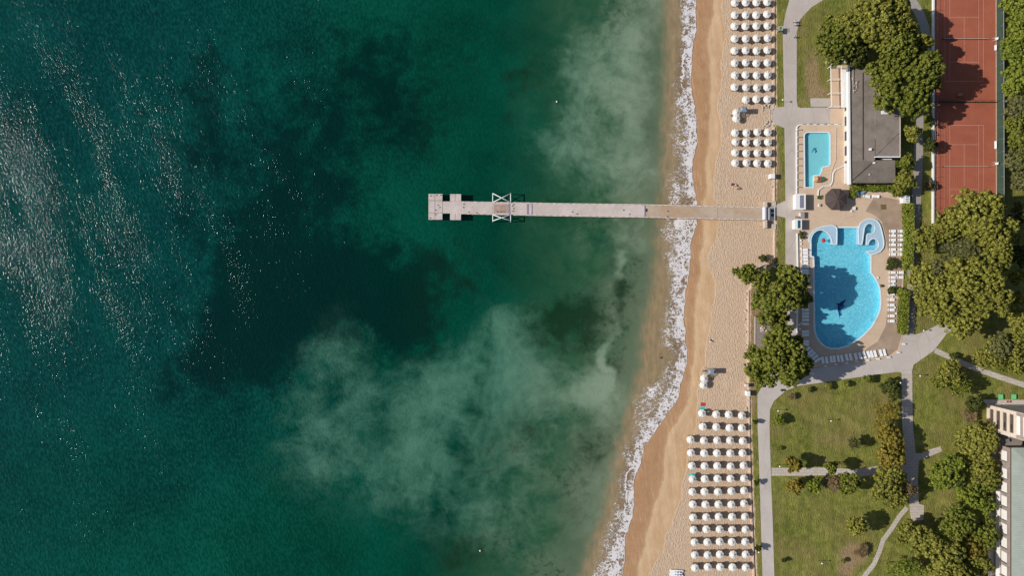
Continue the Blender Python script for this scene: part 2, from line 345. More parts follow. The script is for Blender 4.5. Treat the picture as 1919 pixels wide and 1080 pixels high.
# foam: lace of bubbles in the sparse strip, broken white in the dense strip
fw = m.n('ShaderNodeVectorMath', operation='MULTIPLY_ADD')
m.K.new(m.noise(0.8, 4, 0.6, col=True), fw.inputs[0]); fw.inputs[1].default_value = (1.6, 1.6, 0); m.K.new(m.pos, fw.inputs[2]); fwv = fw.outputs[0]
nfm = m.noise(0.35, 5, 0.65); nff = m.noise(3.0, 4, 0.75)
ridge = lambda sc_, k, vec: m.math('MULTIPLY', m.math('ABSOLUTE', m.math('SUBTRACT', m.noise(sc_, 4, .62, vec=vec), .5)), k)
q_ = m.math('MINIMUM', ridge(.75, 8, m.map((.8, 1.1, 1), vec=fwv)), m.math('ADD', ridge(1.7, 7, fwv), .10)); q_ = m.math('ADD', q_, m.math('MULTIPLY', m.math('SUBTRACT', nff, .5), .5))
ed = m.math('MULTIPLY_ADD', m.math('SUBTRACT', m.noise(0.30, 5, 0.6), 0.5), 13, m.attr('edge'))
de = m.math('MULTIPLY_ADD', m.math('SUBTRACT', nfm, 0.5), 26, m.attr('dense'))
sp = m.math('MULTIPLY_ADD', m.math('SUBTRACT', nfm, 0.5), 34, m.attr('sparse'))
p_s = m.math('MULTIPLY', m.rng(sp, -6, 14), m.rng(m.noise(.22, 4, .6), .35, .65, .06, .44))
p_d = m.math('MULTIPLY', m.rng(de, -8, 8), m.rng(m.noise(.4, 4, .6), .35, .66, .16, .90))
wl2 = m.math('ABSOLUTE', m.math('ADD', m.math('MULTIPLY_ADD', m.math('SUBTRACT', m.noise(0.16, 5, .62), 0.5), 42, m.attr('edge')), 15))
wl3 = m.math('MULTIPLY', m.rng(wl2, .5, 2.6, 1, 0), m.rng(m.noise(.11, 3), .42, .58))
dif = m.math('SUBTRACT', m.math('MAXIMUM', m.math('MAXIMUM', p_s, p_d), m.math('MULTIPLY', wl3, 1.1)), q_)
lace = m.math('MULTIPLY', m.rng(dif, -.10, .16, 0, .92, True), m.rng(sp, -6, 0)); dens = lace
front = m.math('MULTIPLY', m.rng(ed, -2.6, -1.0), 0.85)
foam = m.math('MAXIMUM', m.math('MAXIMUM', lace, dens), m.math('MULTIPLY', front, m.rng(nff, .3, .5)), clamp=True)
patch = m.math('MULTIPLY', m.rng(m.attr('milk'), 1.2, 1.5), m.rng(nff, .62, .7)); foam = m.math('MAXIMUM', foam, patch)
c = m.mix(foam, c, m.mix(nff, (.66, .62, .62), (.86, .83, .83)))
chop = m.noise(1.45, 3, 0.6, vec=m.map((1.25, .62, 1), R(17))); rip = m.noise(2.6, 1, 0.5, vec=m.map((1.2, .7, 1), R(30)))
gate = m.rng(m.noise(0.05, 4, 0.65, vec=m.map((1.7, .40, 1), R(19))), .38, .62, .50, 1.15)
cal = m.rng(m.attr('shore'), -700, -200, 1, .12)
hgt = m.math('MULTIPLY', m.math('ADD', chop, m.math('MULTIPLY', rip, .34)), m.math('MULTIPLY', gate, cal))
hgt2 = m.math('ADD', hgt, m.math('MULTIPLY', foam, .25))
c = m.mix(m.math('MULTIPLY', m.rng(chop, .46, .66), m.math('MULTIPLY', m.math('MULTIPLY', cal, .40), m.math('SUBTRACT', 1.0, m.math('MULTIPLY', dkf, .85)))), c, (.008, .100, .092)); c = m.mix(m.math('MULTIPLY', m.rng(chop, .34, .5, 1, 0), m.math('MULTIPLY', cal, .45)), c, (.0002, .020, .020))  # wave crests painted lighter, troughs darker, imitating light on the ripples
nrm = m.bump(hgt2, 1.0, 0.150)
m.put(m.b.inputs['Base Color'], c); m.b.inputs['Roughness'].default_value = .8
m.b.inputs['Specular IOR Level'].default_value = 0; m.K.new(m.bump(hgt2, .7, .3), m.b.inputs['Normal'])
gl = m.n('ShaderNodeBsdfGlossy', distribution='BECKMANN'); gl.inputs['Roughness'].default_value = .12; m.K.new(nrm, gl.inputs['Normal'])
frs = m.n('ShaderNodeFresnel'); frs.inputs[0].default_value = 1.33; m.K.new(nrm, frs.inputs['Normal'])
wm_ = m.n('ShaderNodeMixShader'); m.K.new(m.math('MULTIPLY', m.math('MULTIPLY', frs.outputs[0], .42), m.math('SUBTRACT', 1.0, foam)), wm_.inputs[0]); m.K.new(m.b.outputs[0], wm_.inputs[1]); m.K.new(gl.outputs[0], wm_.inputs[2])
tr = m.n('ShaderNodeBsdfTransparent'); ms = m.n('ShaderNodeMixShader')
alpha = m.math('MULTIPLY', m.rng(ed, -0.8, 0.2, 1, 0), m.math('MAXIMUM', foam, m.rng(m.attr('edge'), -34, -6, 1, .35)))
m.K.new(alpha, ms.inputs[0]); m.K.new(tr.outputs[0], ms.inputs[1]); m.K.new(wm_.outputs[0], ms.inputs[2]); m.K.new(ms.outputs[0], m.out.inputs[0])
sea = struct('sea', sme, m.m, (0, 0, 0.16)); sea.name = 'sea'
# ---------------------------------------------------------------- common materials
M_white = simple('white_paint', (.74, .73, .71), .05, 2, .6)
M_plastic = simple('white_plastic', (.82, .82, .82), .03, 4, .45, .5)
M_canvas = simple('white_canvas', (.71, .685, .64), .03, 3, .85)
M_brown = simple('brown_mesh_fabric', (.17, .115, .085), .2, 6, .8)
M_darkcanvas = simple('dark_brown_canvas', (.085, .062, .055), .15, 5, .85)
M_steel = simple('grey_steel', (.35, .36, .38), .1, 3, .45, .5, .6)
M_dark = simple('dark_metal', (.04, .04, .045), .1, 3, .5)
M_wood = simple('weathered_wood', (.32, .24, .16), .2, 4, .8)
M_trunk = simple('bark', (.13, .095, .065), .3, 5, .9)
M_skin = simple('skin', (.50, .30, .21), .05, 8, .6)
M_black = simple('black_cloth', (.02, .02, .025), .1, 6, .9)
M_red = simple('red_cloth', (.45, .04, .04), .1, 6, .7)
M_maroon = simple('maroon_cloth', (.16, .02, .05), .1, 6, .8)
M_teal = simple('turquoise_cloth', (.03, .48, .48), .1, 6, .7)
M_teald = simple('dark_teal_panel', (.01, .09, .12), .1, 4, .5)
M_blue = simple('blue_cloth', (.15, .28, .42), .12, 4, .7)
M_green = simple('light_green_plastic', (.16, .55, .22), .06, 4, .5)
M_yellow = simple('sand_yellow_plastic', (.62, .44, .22), .08, 4, .5)
M_glass = simple('dark_glass', (.03, .035, .04), .1, 1, .12, .6)
M_stone = simple('pale_stone', (.52, .45, .38), .18, 3, .85, bump=.3)
M_rock = simple('pale_rock', (.50, .42, .35), .25, 2.5, .9, bump=.6)
# paving: joints, stains and grain in one node set
def paving(name, a, b, joint, jcol, bw, bh, rot=0, off=0.5, stain=.5, mort=.02):
    m = Mat(name); n1 = m.noise(.25, 6, .65); n2 = m.noise(5, 3, .7)
    c = m.mix(m.rng(n1, .3, .7), a, b); c = m.mix(m.rng(n2, .3, .75, 0, .35), c, tuple(x * .72 for x in a))
    br = m.n('ShaderNodeTexBrick'); br.offset = off; m.K.new(m.map((1, 1, 1), rot), br.inputs[0])
    br.inputs['Scale'].default_value = 1; br.inputs['Brick Width'].default_value = bw; br.inputs['Row Height'].default_value = bh
    br.inputs['Mortar Size'].default_value = mort; br.inputs['Color1'].default_value = (.80, .80, .80, 1); br.inputs['Color2'].default_value = (1, 1, 1, 1); br.inputs['Mortar'].default_value = (.0, 0, 0, 1)
    c = m.mix(joint, c, br.outputs[0], 'MULTIPLY')
    n3 = m.noise(.06, 5, .7); c = m.mix(m.rng(n3, .5, .75, 0, stain), c, tuple(x * .62 for x in a))
    cr = m.vor(.13, 'DISTANCE_TO_EDGE', m.map((1, .6, 1), vec=m.noise(.5, 4, .6, col=True) if 0 else m.pos)); c = m.mix(m.rng(cr, 0, .010, .35 * (joint < .3), 0), c, tuple(x * .45 for x in a))
    st = m.noise(.9, 5, .8); c = m.mix(m.rng(st, .60, .72, 0, .35), c, tuple(x * .6 for x in a))
    return m.end(c, .88, m.bump(n2, .25, .03), .2)
M_conc = paving('promenade_concrete', (.46, .40, .355), (.54, .475, .425), .22, 0, 4.6, 60, 0, 0, .35, .03)
M_asph = paving('grey_asphalt', (.47, .42, .38), (.56, .50, .46), .05, 0, 9, 9, 0, 0, .5)
M_terr = paving('peach_terrace_tiles', (.56, .415, .295), (.65, .49, .36), .10, 0, 1.2, 1.2, 0, 0, .25)
M_slab = paving('stone_slab_path', (.47, .405, .35), (.60, .53, .46), .35, 0, 1.5, .8, 0, .5, .35, .05)
M_rough = paving('rough_stone_paving', (.33, .235, .165), (.50, .375, .28), .22, 0, .55, .45, .3, .5, .6, .06)
def roofmat(name, a, b, sx, sy):
    m = Mat(name); n1 = m.noise(.35, 6, .7); n2 = m.noise(2.2, 4, .7, vec=m.map((sx, sy, 1))); n3 = m.noise(8, 2)
    c = m.mix(m.rng(n1, .3, .7), a, b); c = m.mix(m.rng(n2, .35, .75, 0, .5), c, tuple(x * 1.45 for x in a)); c = m.mix(m.rng(m.noise(.16, 6, .8), .48, .62, 0, .5), c, tuple(x * .62 for x in a)); c = m.mix(m.rng(n3, .3, .7, 0, .3), c, tuple(x * .55 for x in a))
    return m.end(c, .9, m.bump(n3, .3, .03), .2)
M_roof = roofmat('grey_felt_roof', (.205, .170, .142), (.290, .248, .212), 1.2, .25)
M_roof2 = roofmat('dark_felt_roof', (.165, .138, .115), (.235, .20, .17), .3, 1.2)
m = Mat('red_clay'); a_ = m.noise(.25, 6, .65); b_ = m.noise(3, 4, .7)
c = m.mix(m.rng(a_, .3, .7), (.30, .082, .045), (.37, .115, .066)); c = m.mix(m.rng(b_, .3, .75, 0, .35), c, (.26, .068, .038))
sw_ = m.n('ShaderNodeTexWave'); sw_.inputs['Scale'].default_value = .5; sw_.inputs['Distortion'].default_value = 1.5; m.K.new(m.map((1, .1, 1)), sw_.inputs[0])
c = m.mix(m.rng(sw_.outputs[1], 0, 1, 0, .22), c, (.42, .17, .11)); c = m.mix(m.rng(m.noise(.11, 6, .75), .48, .66, 0, .4), c, (.24, .068, .042)); M_clay = m.end(c, .9, None, .2)
M_line = simple('court_line_paint', (.50, .27, .20), .15, 4, .7)

# ---------------------------------------------------------------- roads, paths, courts (sheets above the ground)
def poly(s, z=L): return [xy(*map(float, q.split(',')), z) for q in s.split()]
def strip(s, w, z=L):          # ribbon of width w photo pixels along points
    pts = [Vector(xy(*map(float, q.split(',')[:2]), z)) for q in s.split()]
    ws = [float(q.split(',')[2]) if q.count(',') == 2 else w for q in s.split()]
    l, r = [], []
    for i, p in enumerate(pts):
        d = (pts[min(i + 1, len(pts) - 1)] - pts[max(i - 1, 0)]).normalized(); n = Vector((-d.y, d.x)) * ws[i] * S / 2
        l.append(tuple(p + n)); r.append(tuple(p - n))
    return l + r[::-1]
def sheet(name, rings, mat, dz, kerb=True):
    mb = MB().flat(rings, L + dz)
    n = len(rings[0]); base = [(p[0], p[1], L - .2) for p in rings[0]] + [(p[0], p[1], L + dz) for p in rings[0]]
    mb.add(base, [(i, (i + 1) % n, (i + 1) % n + n, i + n) for i in range(n)])
    return struct(name, mb, mat)
sheet('promenade', [poly('1481,-60 1479,0 1473,22 1470,36 1467,55 1468,120 1470,200 1452,201 1449,215 1450,231 1456,234 1470,240 1471,300 1472,376 1453,385 1453,404 1472,408 1472,500 1472,560 1476,600 1476,700 1496,700 1496,600 1495,500 1494,400 1492,380 1492,300 1492,240 1499,232 1566,231 1566,201 1500,202 1495,200 1493,190 1493,60 1499,37 1508,26 1521,13 1540,1 1640,-60')], M_conc, .06)
sheet('road', [poly('1476,690 1510,693 1539,689 1570,684.5 1617,678.5 1664,671.5 1685,660 1693,628 1715,627.5 1732,622 1763,606 1800,585 1815,600 1775.5,624 1750,657.5 1728,673 1712,684 1709,696 1709,700 1690,701 1688,698.5 1682,697.5 1653,701 1594,709.5 1542,717 1497,723.5 1472,733 1450.5,752 1443,768 1442,800 1445,900 1448,980 1451,1080 1455,1180 1432,1180 1429,1080 1426,980 1422.5,870 1420,800 1419.5,740 1429,723 1445,700')], M_asph, .064)
sheet('path', [strip('1690,-40 1705,-5 1722,22 1733,50 1737,85 1734,125 1728,170 1722,215 1721,300 1719,345 1716,400 1710,500 1705,627', 17)], simple('dark_asphalt_path', (.33, .295, .265), .15, 2, .9), .05)
sheet('path', [poly('1690,701 1709.5,700 1710,760 1711,800 1716,850 1728,850 1742,843 1762,837 1766,846 1745,855 1722,864 1720,900 1722,945 1732,948 1730,975 1708,979 1704,948 1700,900 1696,850 1691,800 1690,760')], M_slab, .05)
sheet('path', [strip('1700,952 1686,968 1672,990 1655,1013 1648,1035 1638,1058 1622,1078 1600,1110', 8.5)], M_slab, .042)
sheet('path', [strip('1752,657 1780,670 1825,690 1870,706 1925,724', 10)], M_slab, .046)
sheet('path', [strip('1446,885 1500,885 1550,884 1600,888 1652,881 1700,879', 15)], M_slab, .038)
# terrace with the two pool openings
def arc(cx, cy, r, a0, a1, n, ry=None):
    ry = ry or r
    return [(cx + r * math.cos(R(a0 + (a1 - a0) * i / n)), cy + ry * math.sin(R(a0 + (a1 - a0) * i / n))) for i in range(n + 1)]
def W_(pts, z=L): return [xy(a, b, z) for a, b in pts]
kid = arc(1513.5, 254.5, 6, 180, 270, 5) + arc(1549, 254.5, 6, 270, 360, 5) + arc(1549, 305.5, 6, 0, 90, 5) + [(1542, 312), (1540, 316), (1539.5, 321), (1535.5, 328), (1523.8, 328.7), (1523.5, 351), (1508.5, 351)]
def R1(s): return [(1460 + float(q.split(',')[0]) / 6.354, 390 + float(q.split(',')[1]) / 6.354) for q in s.split()]
main = R1('382,570 382,400 388,350 405,310 440,275 480,255 530,250 630,240 690,236 950,236 985,190 1040,150 1100,148 1160,175 1190,240 1205,330 1215,420 1190,490 1130,530 1075,545 1085,570 1085,700 1086,780 1108,800 1140,845 1170,905 1190,965 1200,1040 1203,1120 1195,1200 1175,1260 1140,1335 1095,1410 1010,1500 920,1575 820,1635 710,1668 620,1668 555,1648 490,1592 450,1530 428,1450 424,1300 420,1000 418,700 414,580')
ter = poly('1493.5,245 1496,238 1502,233.5 1556,233.5 1556,201 1556,122 1590,122 1592,345 1640,350 1694,372 1697,380 1694,470 1692,560 1692,628 1685,660 1664.6,671 1617,678 1570,684 1539,688.6 1515,690 1500,680 1495,660 1495,500 1494,400')
sheet('terrace', [ter, W_(kid), W_(main)], M_terr, .07)
struct('terrace_stone_paving', MB().flat([poly('1640,366 1690,376 1693,400 1691,470 1664,470 1659,440 1652,415 1638,403 1622,396')], L + .078), M_rough)
struct('terrace_stone_paving', MB().flat([poly('1664,560 1688,560 1688,600 1690,628 1682,655 1664,668 1640,671 1610,674 1622,655 1645,640 1660,610')], L + .078), M_rough)
struct('terrace_stone_paving', MB().flat([poly('1666,480 1691,480 1689,555 1668,555')], L + .078), M_rough)
# seat court between the trees
struct('garden_paving', MB().flat([poly('1415,596 1443,600 1444,648 1415,652')], L + .03), simple('mauve_grey_paving', (.25, .2, .185), .2, 2, .9))
struct('garden_paving', MB().flat([poly('1518,184 1556,184 1556,200 1519,200')], L + .075), M_conc)

# ---------------------------------------------------------------- pools
def pool_water(name, tint):
    m = Mat(name); fine = m.noise(1.6, 4, .65, dist=.8); f2 = m.noise(4.0, 2, .6)
    nr = m.bump(m.math('ADD', fine, m.math('MULTIPLY', f2, .3)), 1.0, .15)
    t = m.n('ShaderNodeBsdfTransparent'); t.inputs[0].default_value = (*tint, 1)
    g = m.n('ShaderNodeBsdfGlossy'); g.inputs['Roughness'].default_value = .08; m.K.new(nr, g.inputs['Normal'])
    fr = m.n('ShaderNodeFresnel'); m.K.new(m.math('SUBTRACT', 1.33, m.math('MULTIPLY', m.geo.outputs['Backfacing'], .578)), fr.inputs[0]); m.K.new(nr, fr.inputs['Normal'])
    x = m.n('ShaderNodeMixShader'); m.K.new(m.math('MULTIPLY_ADD', fr.outputs[0], 1.0, .004), x.inputs[0]); m.K.new(t.outputs[0], x.inputs[1]); m.K.new(g.outputs[0], x.inputs[2])
    m.K.new(x.outputs[0], m.out.inputs[0]); return m.m
def mosaic(name, a, b, amt, warp):
    m = Mat(name); w = m.n('ShaderNodeVectorMath', operation='MULTIPLY_ADD'); m.K.new(m.noise(.9, 3, .6, col=True), w.inputs[0]); w.inputs[1].default_value = (warp, warp, 0); m.K.new(m.pos, w.inputs[2])
    v = m.vor(1.9, 'F1', w.outputs[0]); v2 = m.vor(3.6, 'F1', w.outputs[0]); n = m.noise(.12, 4, .6)  # warped cells paint rippling water light into the tile colour
    c = m.mix(m.rng(v, .15, .62, 0, amt), b, a); c = m.mix(m.rng(v2, .2, .6, 0, amt * .6), c, a); c = m.mix(m.rng(n, .3, .7, 0, .25), c, tuple(x * .75 for x in a))
    return m.end(c, .5, None, .3)
M_pw = pool_water('pool_water', (.87, .965, .985)); M_pw2 = pool_water('childrens_pool_water', (.90, .98, .985))
M_mos = mosaic('blue_mosaic_painted_ripples', (.07, .47, .62), (.42, .80, .88), .62, 1.1)
M_mosb = mosaic('pale_blue_tiles_painted_ripples', (.19, .51, .56), (.25, .58, .63), .35, .5)
M_cope = simple('pale_blue_pool_coping', (.52, .66, .76), .06, 2, .6)
M_copew = simple('white_pool_edge', (.62, .71, .75), .05, 3, .55)
M_inlay = simple('navy_tile_inlay', (.008, .03, .12), .1, 5, .5); M_inlay2 = simple('mid_blue_tile_inlay', (.03, .16, .34), .1, 5, .5)
def offs(pts, d):
    n = len(pts); out = []
    ar = sum(pts[i][0] * pts[(i + 1) % n][1] - pts[(i + 1) % n][0] * pts[i][1] for i in range(n)); sg = 1 if ar > 0 else -1
    for i in range(n):
        a, b, c = Vector(pts[i - 1]), Vector(pts[i]), Vector(pts[(i + 1) % n])
        d1 = (b - a).normalized(); d2 = (c - b).normalized(); n1, n2 = Vector((d1.y, -d1.x)), Vector((d2.y, -d2.x))
        nn = (n1 + n2); nn = nn.normalized() if nn.length > 1e-3 else n1; k = 1 / max(.6, nn.dot(n1))
        out.append(tuple(b + nn * d * sg * k))
    return out
def pool(name, label, pts, depth, fm, wm, cw):
    t = thing(name, label, 'swimming pool'); w = W_(pts)
    floor = MB().flat([w], L - depth); n = len(w); floor.add([(p[0], p[1], L - depth) for p in w] + [(p[0], p[1], L + .07) for p in w], [(i + n, (i + 1) % n + n, (i + 1) % n, i) for i in range(n)])
    obj('basin', floor, fm, t); obj('water', MB().flat([w], L - .12), wm, t)
    obj('pool_edge', MB().ring(offs(w, cw), offs(w, -.06), L + .05, L + .15), M_copew, t)
    return t
kp = pool('childrens_pool', "small rectangular children's pool with pale turquoise water and a stepped lower corner", kid, .9, M_mosb, M_pw2, .22)
mp = pool('swimming_pool', 'large bottle-shaped swimming pool with deep blue mosaic and rounded south end', main, 1.5, M_mos, M_pw, .38)
# dolphins laid in tile on the floors
dol = [(-.95, -.35), (-.70, -.12), (-.45, .12), (-.10, .30), (.10, .62), (.22, .34), (.55, .20), (.80, .02), (1.02, -.08), (.80, -.14), (.50, -.10), (.25, -.18), (.12, -.45), (.02, -.16), (-.30, -.14), (-.62, -.34), (-.72, -.62), (-.85, -.45), (-1.15, -.52)]
def dolphin(px, py, s, rot, z):
    k = P(px, py, z); c_, s_ = math.cos(rot), math.sin(rot)
    return [(k.x + s * (a * c_ - b * s_), k.y + s * (a * s_ + b * c_)) for a, b in dol]
obj('dolphin_inlay', MB().prism(dolphin(1575.5, 575, 2.6, R(60), L - 1.5), L - 1.5, L - 1.48), M_inlay, mp)
obj('dolphin_inlay', MB().prism(dolphin(1577, 579, 1.5, R(52), L - 1.48), L - 1.48, L - 1.472), M_inlay2, mp)
obj('dolphin_inlay', MB().prism(dolphin(1526, 280, 1.0, R(25), L - .9), L - .9, L - .885), M_inlay2, kp)
obj('dolphin_inlay', MB().prism(dolphin(1529, 283, .75, R(-100), L - .9), L - .9, L - .883), M_inlay, kp)
# raised pale blue surrounds: whirlpool bay (left) and twin bay (right)
A = R1('356,405 360,350 378,305 410,265 455,238 510,222 590,206 635,203 668,212 690,236 694,300 692,380 690,430 682,437 655,438 634,434 628,400 620,365 600,325 570,292 530,268 490,262 450,272 415,300 392,340 383,375 381,405')
M_rais = simple('raised_blue_surround', (.38, .52, .62), .07, 2.5, .55)
def rim(A, name, lab):
    t = thing(name, lab, 'pool surround', (0, 0, 0)); w = W_(A, L + .5)
    obj('wall', MB().prism(w, L - 1.4, L + .42), M_rais, t)
    obj('edge', MB().ring(offs(w, .06), offs(w, -.20), L + .40, L + .52), M_copew, t); return t
rim(A, 'pool_bay_surround', 'raised pale blue curved surround of the round whirl bay with the red fountain')
B = R1('950,432 945,260 952,225 965,190 990,160 1025,138 1080,125 1130,130 1170,150 1200,190 1218,240 1235,310 1250,380 1252,440 1240,480 1205,522 1160,545 1110,556 1070,548 1055,530 1062,510 1085,505 1120,508 1160,490 1185,455 1188,420 1172,388 1145,368 1115,366 1085,385 1070,410 1062,437 1042,440 1044,380 1048,320 1060,302 1095,304 1130,285 1145,245 1135,210 1105,188 1070,184 1040,200 1020,235 1010,300 1002,370 990,432 975,440')
rim(B, 'pool_bay_surround', 'raised pale blue surround with two round bays at the north-east pool corner')
t = thing('mushroom_fountain', 'small red mushroom fountain standing in the round whirl bay', 'fountain', sit(1543.7, 450.6, 1.0))
obj('stem', MB().cyl(0, 0, -1.4, .75, .12), M_white, t); cap = MB().sph(0, 0, .75, .62, .62, .32, 14, 8); obj('cap', cap, M_red, t)

# ---------------------------------------------------------------- tennis courts
def rect(x0, y0, x1, y1, z=L): return [xy(x0, y0, z), xy(x1, y0, z), xy(x1, y1, z), xy(x0, y1, z)]
struct('tennis_court_surface', MB().prism(rect(1748.5, -60, 1866.5, 191.5), L - .1, L + .05), M_clay)
struct('tennis_court_surface', MB().prism(rect(1748.5, 193.2, 1866.5, 440), L - .1, L + .05), M_clay)
def court(cy, name):
    mb = MB(); cx = 1806.8; z = L + .055; k = 1 / S / ((H - L) / H)
    p = lambda a, b: xy(cx + a * k, cy + b * k)
    def ln(a, b, c, d, w=.10):
        A_, B_ = Vector(p(a, b)), Vector(p(c, d)); dd = (B_ - A_).normalized(); n = Vector((-dd.y, dd.x)) * w / 2
        mb.flat([[tuple(A_ - n - dd * w / 2), tuple(B_ - n + dd * w / 2), tuple(B_ + n + dd * w / 2), tuple(A_ + n - dd * w / 2)]], z + .0004 * (len(mb.f) % 7))
    for s in (-1, 1):
        ln(s * 5.485, -11.885, s * 5.485, 11.885); ln(s * 4.115, -11.885, s * 4.115, 11.885); ln(-5.485, s * 11.885, 5.485, s * 11.885, .13); ln(-4.115, s * 6.4, 4.115, s * 6.4)
    ln(0, -6.4, 0, 6.4)
    struct('court_lines', mb, M_line)
court(74, 'a'); court(313, 'b')
m = Mat('net_mesh'); chk = m.noise(30, 1); m.b.inputs['Base Color'].default_value = (.03, .03, .035, 1)
tr = m.n('ShaderNodeBsdfTransparent'); x = m.n('ShaderNodeMixShader'); x.inputs[0].default_value = .55
m.K.new(tr.outputs[0], x.inputs[1]); m.K.new(m.b.outputs[0], x.inputs[2]); m.K.new(x.outputs[0], m.out.inputs[0]); M_net = m.m
def net(cy, lab):
    c0 = P(1806.8, cy); t = thing('tennis_net', lab, 'tennis net', c0, 0, 'nets on the clay tennis courts')
    obj('post', MB().cyl(-6.4, 0, 0, 1.12, .05), M_dark, t); obj('post', MB().cyl(6.4, 0, 0, 1.12, .05), M_dark, t)
    obj('mesh', MB().box(0, 0, .08, 12.7, .03, .86), M_net, t); obj('headband', MB().box(0, 0, .94, 12.7, .06, .09), M_white, t)
net(74, 'dark tennis net across the northern clay court, half in tree shadow'); net(313, 'sunlit tennis net across the southern clay court')
# white wall with mesh above on the west side
t = thing('tennis_fence', 'long fence with white base wall on the west side of the tennis courts', 'fence')
a, b = Vector(xy(1747.6, -40)), Vector(xy(1746.8, 450)); obj('base_wall', MB().wall([tuple(a), tuple(b)], L, L + .75, .42), M_white, t)
n = 26
for i in range(n):
    p = a.lerp(b, i / (n - 1)); obj('post', MB().cyl(p.x, p.y, L, L + 2.9, .035, n=6), M_steel, t)
for z in (L + 1.8, L + 2.88): obj('rail', MB().tube((a.x, a.y, z), (b.x, b.y, z), .03), M_steel, t)
t = thing('tennis_fence', 'black wire fence dividing the two clay tennis courts', 'fence')
a, b = Vector(xy(1748, 192.3)), Vector(xy(1866, 192.3))
for i in range(9):
    p = a.lerp(b, i / 8); obj('post', MB().cyl(p.x, p.y, L, L + 2.6, .04, n=6), M_dark, t)
obj('windscreen', MB().box((a.x + b.x) / 2, a.y, L + .1, b.x - a.x, .04, 1.1), M_dark, t); obj('rail', MB().tube((a.x, a.y, L + 2.6), (b.x, b.y, L + 2.6), .03), M_dark, t)
m_gs = Mat('green_windscreen'); n1 = m_gs.noise(.5, 5); M_gs = m_gs.end(m_gs.mix(m_gs.rng(n1, .3, .7), (.030, .056, .042), (.045, .075, .058)), .8)
t = thing('tennis_fence', 'tall fence hung with dark green windscreen on the east side of the tennis courts', 'fence')
a, b = Vector(xy(1867.8, -40)), Vector(xy(1869, 450))
obj('windscreen', MB().wall([tuple(a), tuple(b)], L + .05, L + 3.2, .05), M_gs, t)
for i in range(22):
    p = a.lerp(b, i / 21); obj('post', MB().cyl(p.x - .1, p.y, L, L + 3.4, .04, n=6), M_steel, t)
obj('rail', MB().tube((a.x - .1, a.y, L + 3.4), (b.x - .1, b.y, L + 3.4), .035), M_white, t)
obj('kerb', MB().wall([xy(1866.3, -40), xy(1867.2, 450)], L, L + .14, .25), simple('pale_kerb', (.48, .36, .25), .2, 3), t)
def umpire(px, py, lab):
    t = thing('umpire_chair', lab, 'chair', on(px, py), 0, 'white chairs beside the tennis nets')
    obj('seat', MB().box(0, 0, 1.4, .6, .6, .08), M_white, t); obj('backrest', MB().box(.28, 0, 1.45, .06, .6, .6), M_white, t)
    for x in (-.3, .3):
        for y in (-.3, .3): obj('leg', MB().tube((x * 1.5, y * 1.5, 0), (x, y, 1.4), .035), M_white, t)
umpire(1861, 75, 'white umpire chair at the east end of the northern tennis net'); umpire(1861, 308, 'white umpire chair at the east end of the southern tennis net')
def bench(px, py, lab, l=1.8, rz=R(90), g=None):
    t = thing('bench', lab, 'bench', on(px, py), rz, g)
    obj('seat', MB().box(0, 0, .42, l, .42, .06), M_white, t); obj('backrest', MB().box(0, -.22, .5, l, .05, .36), M_white, t)
    for s in (-1, 1): obj('leg', MB().box(s * l * .42, 0, 0, .06, .4, .42), M_steel, t)
bench(1863, 272, 'white bench by the green windscreen north of the southern net', 2.2); bench(1863, 90, 'white bench by the green windscreen below the northern umpire chair', 1.5)
def frame_cart(px, py, lab):
    t = thing('court_trolley', lab, 'trolley', on(px, py))
    mb = MB()
    for x in (-.8, .8):
        for y in (-.5, .5): mb.tube((x, y, 0), (x, y, .9), .04)
    for z in (.2, .9):
        for y in (-.5, .5): mb.tube((-.8, y, z), (.8, y, z), .04)
        for x in (-.8, .8): mb.tube((x, -.5, z), (x, .5, z), .04)
    obj('frame', mb, M_red, t); obj('tray', MB().box(0, 0, .5, 1.5, .9, .05), M_wood, t)
frame_cart(1797, 178, 'pinkish red metal trolley in the tree shadow near the dividing fence')
# ---------------------------------------------------------------- pier
PZ = 2.6
def pxl(s, z): return [xy(*map(float, q.split(',')), z) for q in s.split()]
m = Mat('pier_concrete_pink'); a_ = m.noise(.35, 6, .7); b_ = m.noise(3.5, 4, .7); v_ = m.noise(1.2, 3, .8)
c = m.mix(m.rng(a_, .3, .7), (.50, .42, .385), (.66, .575, .535)); c = m.mix(m.rng(b_, .35, .75, 0, .4), c, (.38, .30, .265)); c = m.mix(m.rng(v_, .66, .72, 0, .7), c, (.13, .10, .09)); c = m.mix(m.rng(m.noise(.15, 6, .8), .46, .62, 0, .45), c, (.40, .35, .31))
M_pier = m.end(c, .9, m.bump(b_, .4, .04), .2)
m = Mat('pier_concrete_sandy'); a_ = m.noise(.3, 6, .7); b_ = m.noise(3.5, 4, .7)
c = m.mix(m.rng(a_, .35, .65), (.43, .335, .25), (.53, .42, .325)); c = m.mix(m.rng(m.noise(.18, 6, .7), .45, .62, 0, .85), c, (.42, .28, .165)); c = m.mix(m.rng(b_, .35, .75, 0, .45), c, (.30, .235, .18))
M_pier2 = m.end(c, .9, m.bump(b_, .4, .04), .2)
t = thing('pier', 'long pale concrete pier on piles running from the beach into the green sea', 'pier')
def deck(s, mat, name='deck', dz=0, th=.4): return obj(name, MB().prism(pxl(s, PZ), PZ - th + dz, PZ + dz), mat, t)
deck('829.5,377.5 843,377.5 864.2,377.7 923,379 923,402.6 864.2,401.2 843,400 829.5,400', M_pier)
deck('923.3,378.9 958,379.7 1040,381 1208,383.2 1208,408 1040,405.2 958,403.4 923.3,402.6', M_pier)
deck('1208.6,383.6 1345,386.6 1345,411 1208.6,408.3', M_pier2, dz=-.05)
deck('1345.5,386.6 1437,388.3 1437,413 1345.5,411', M_pier2, dz=-.08)
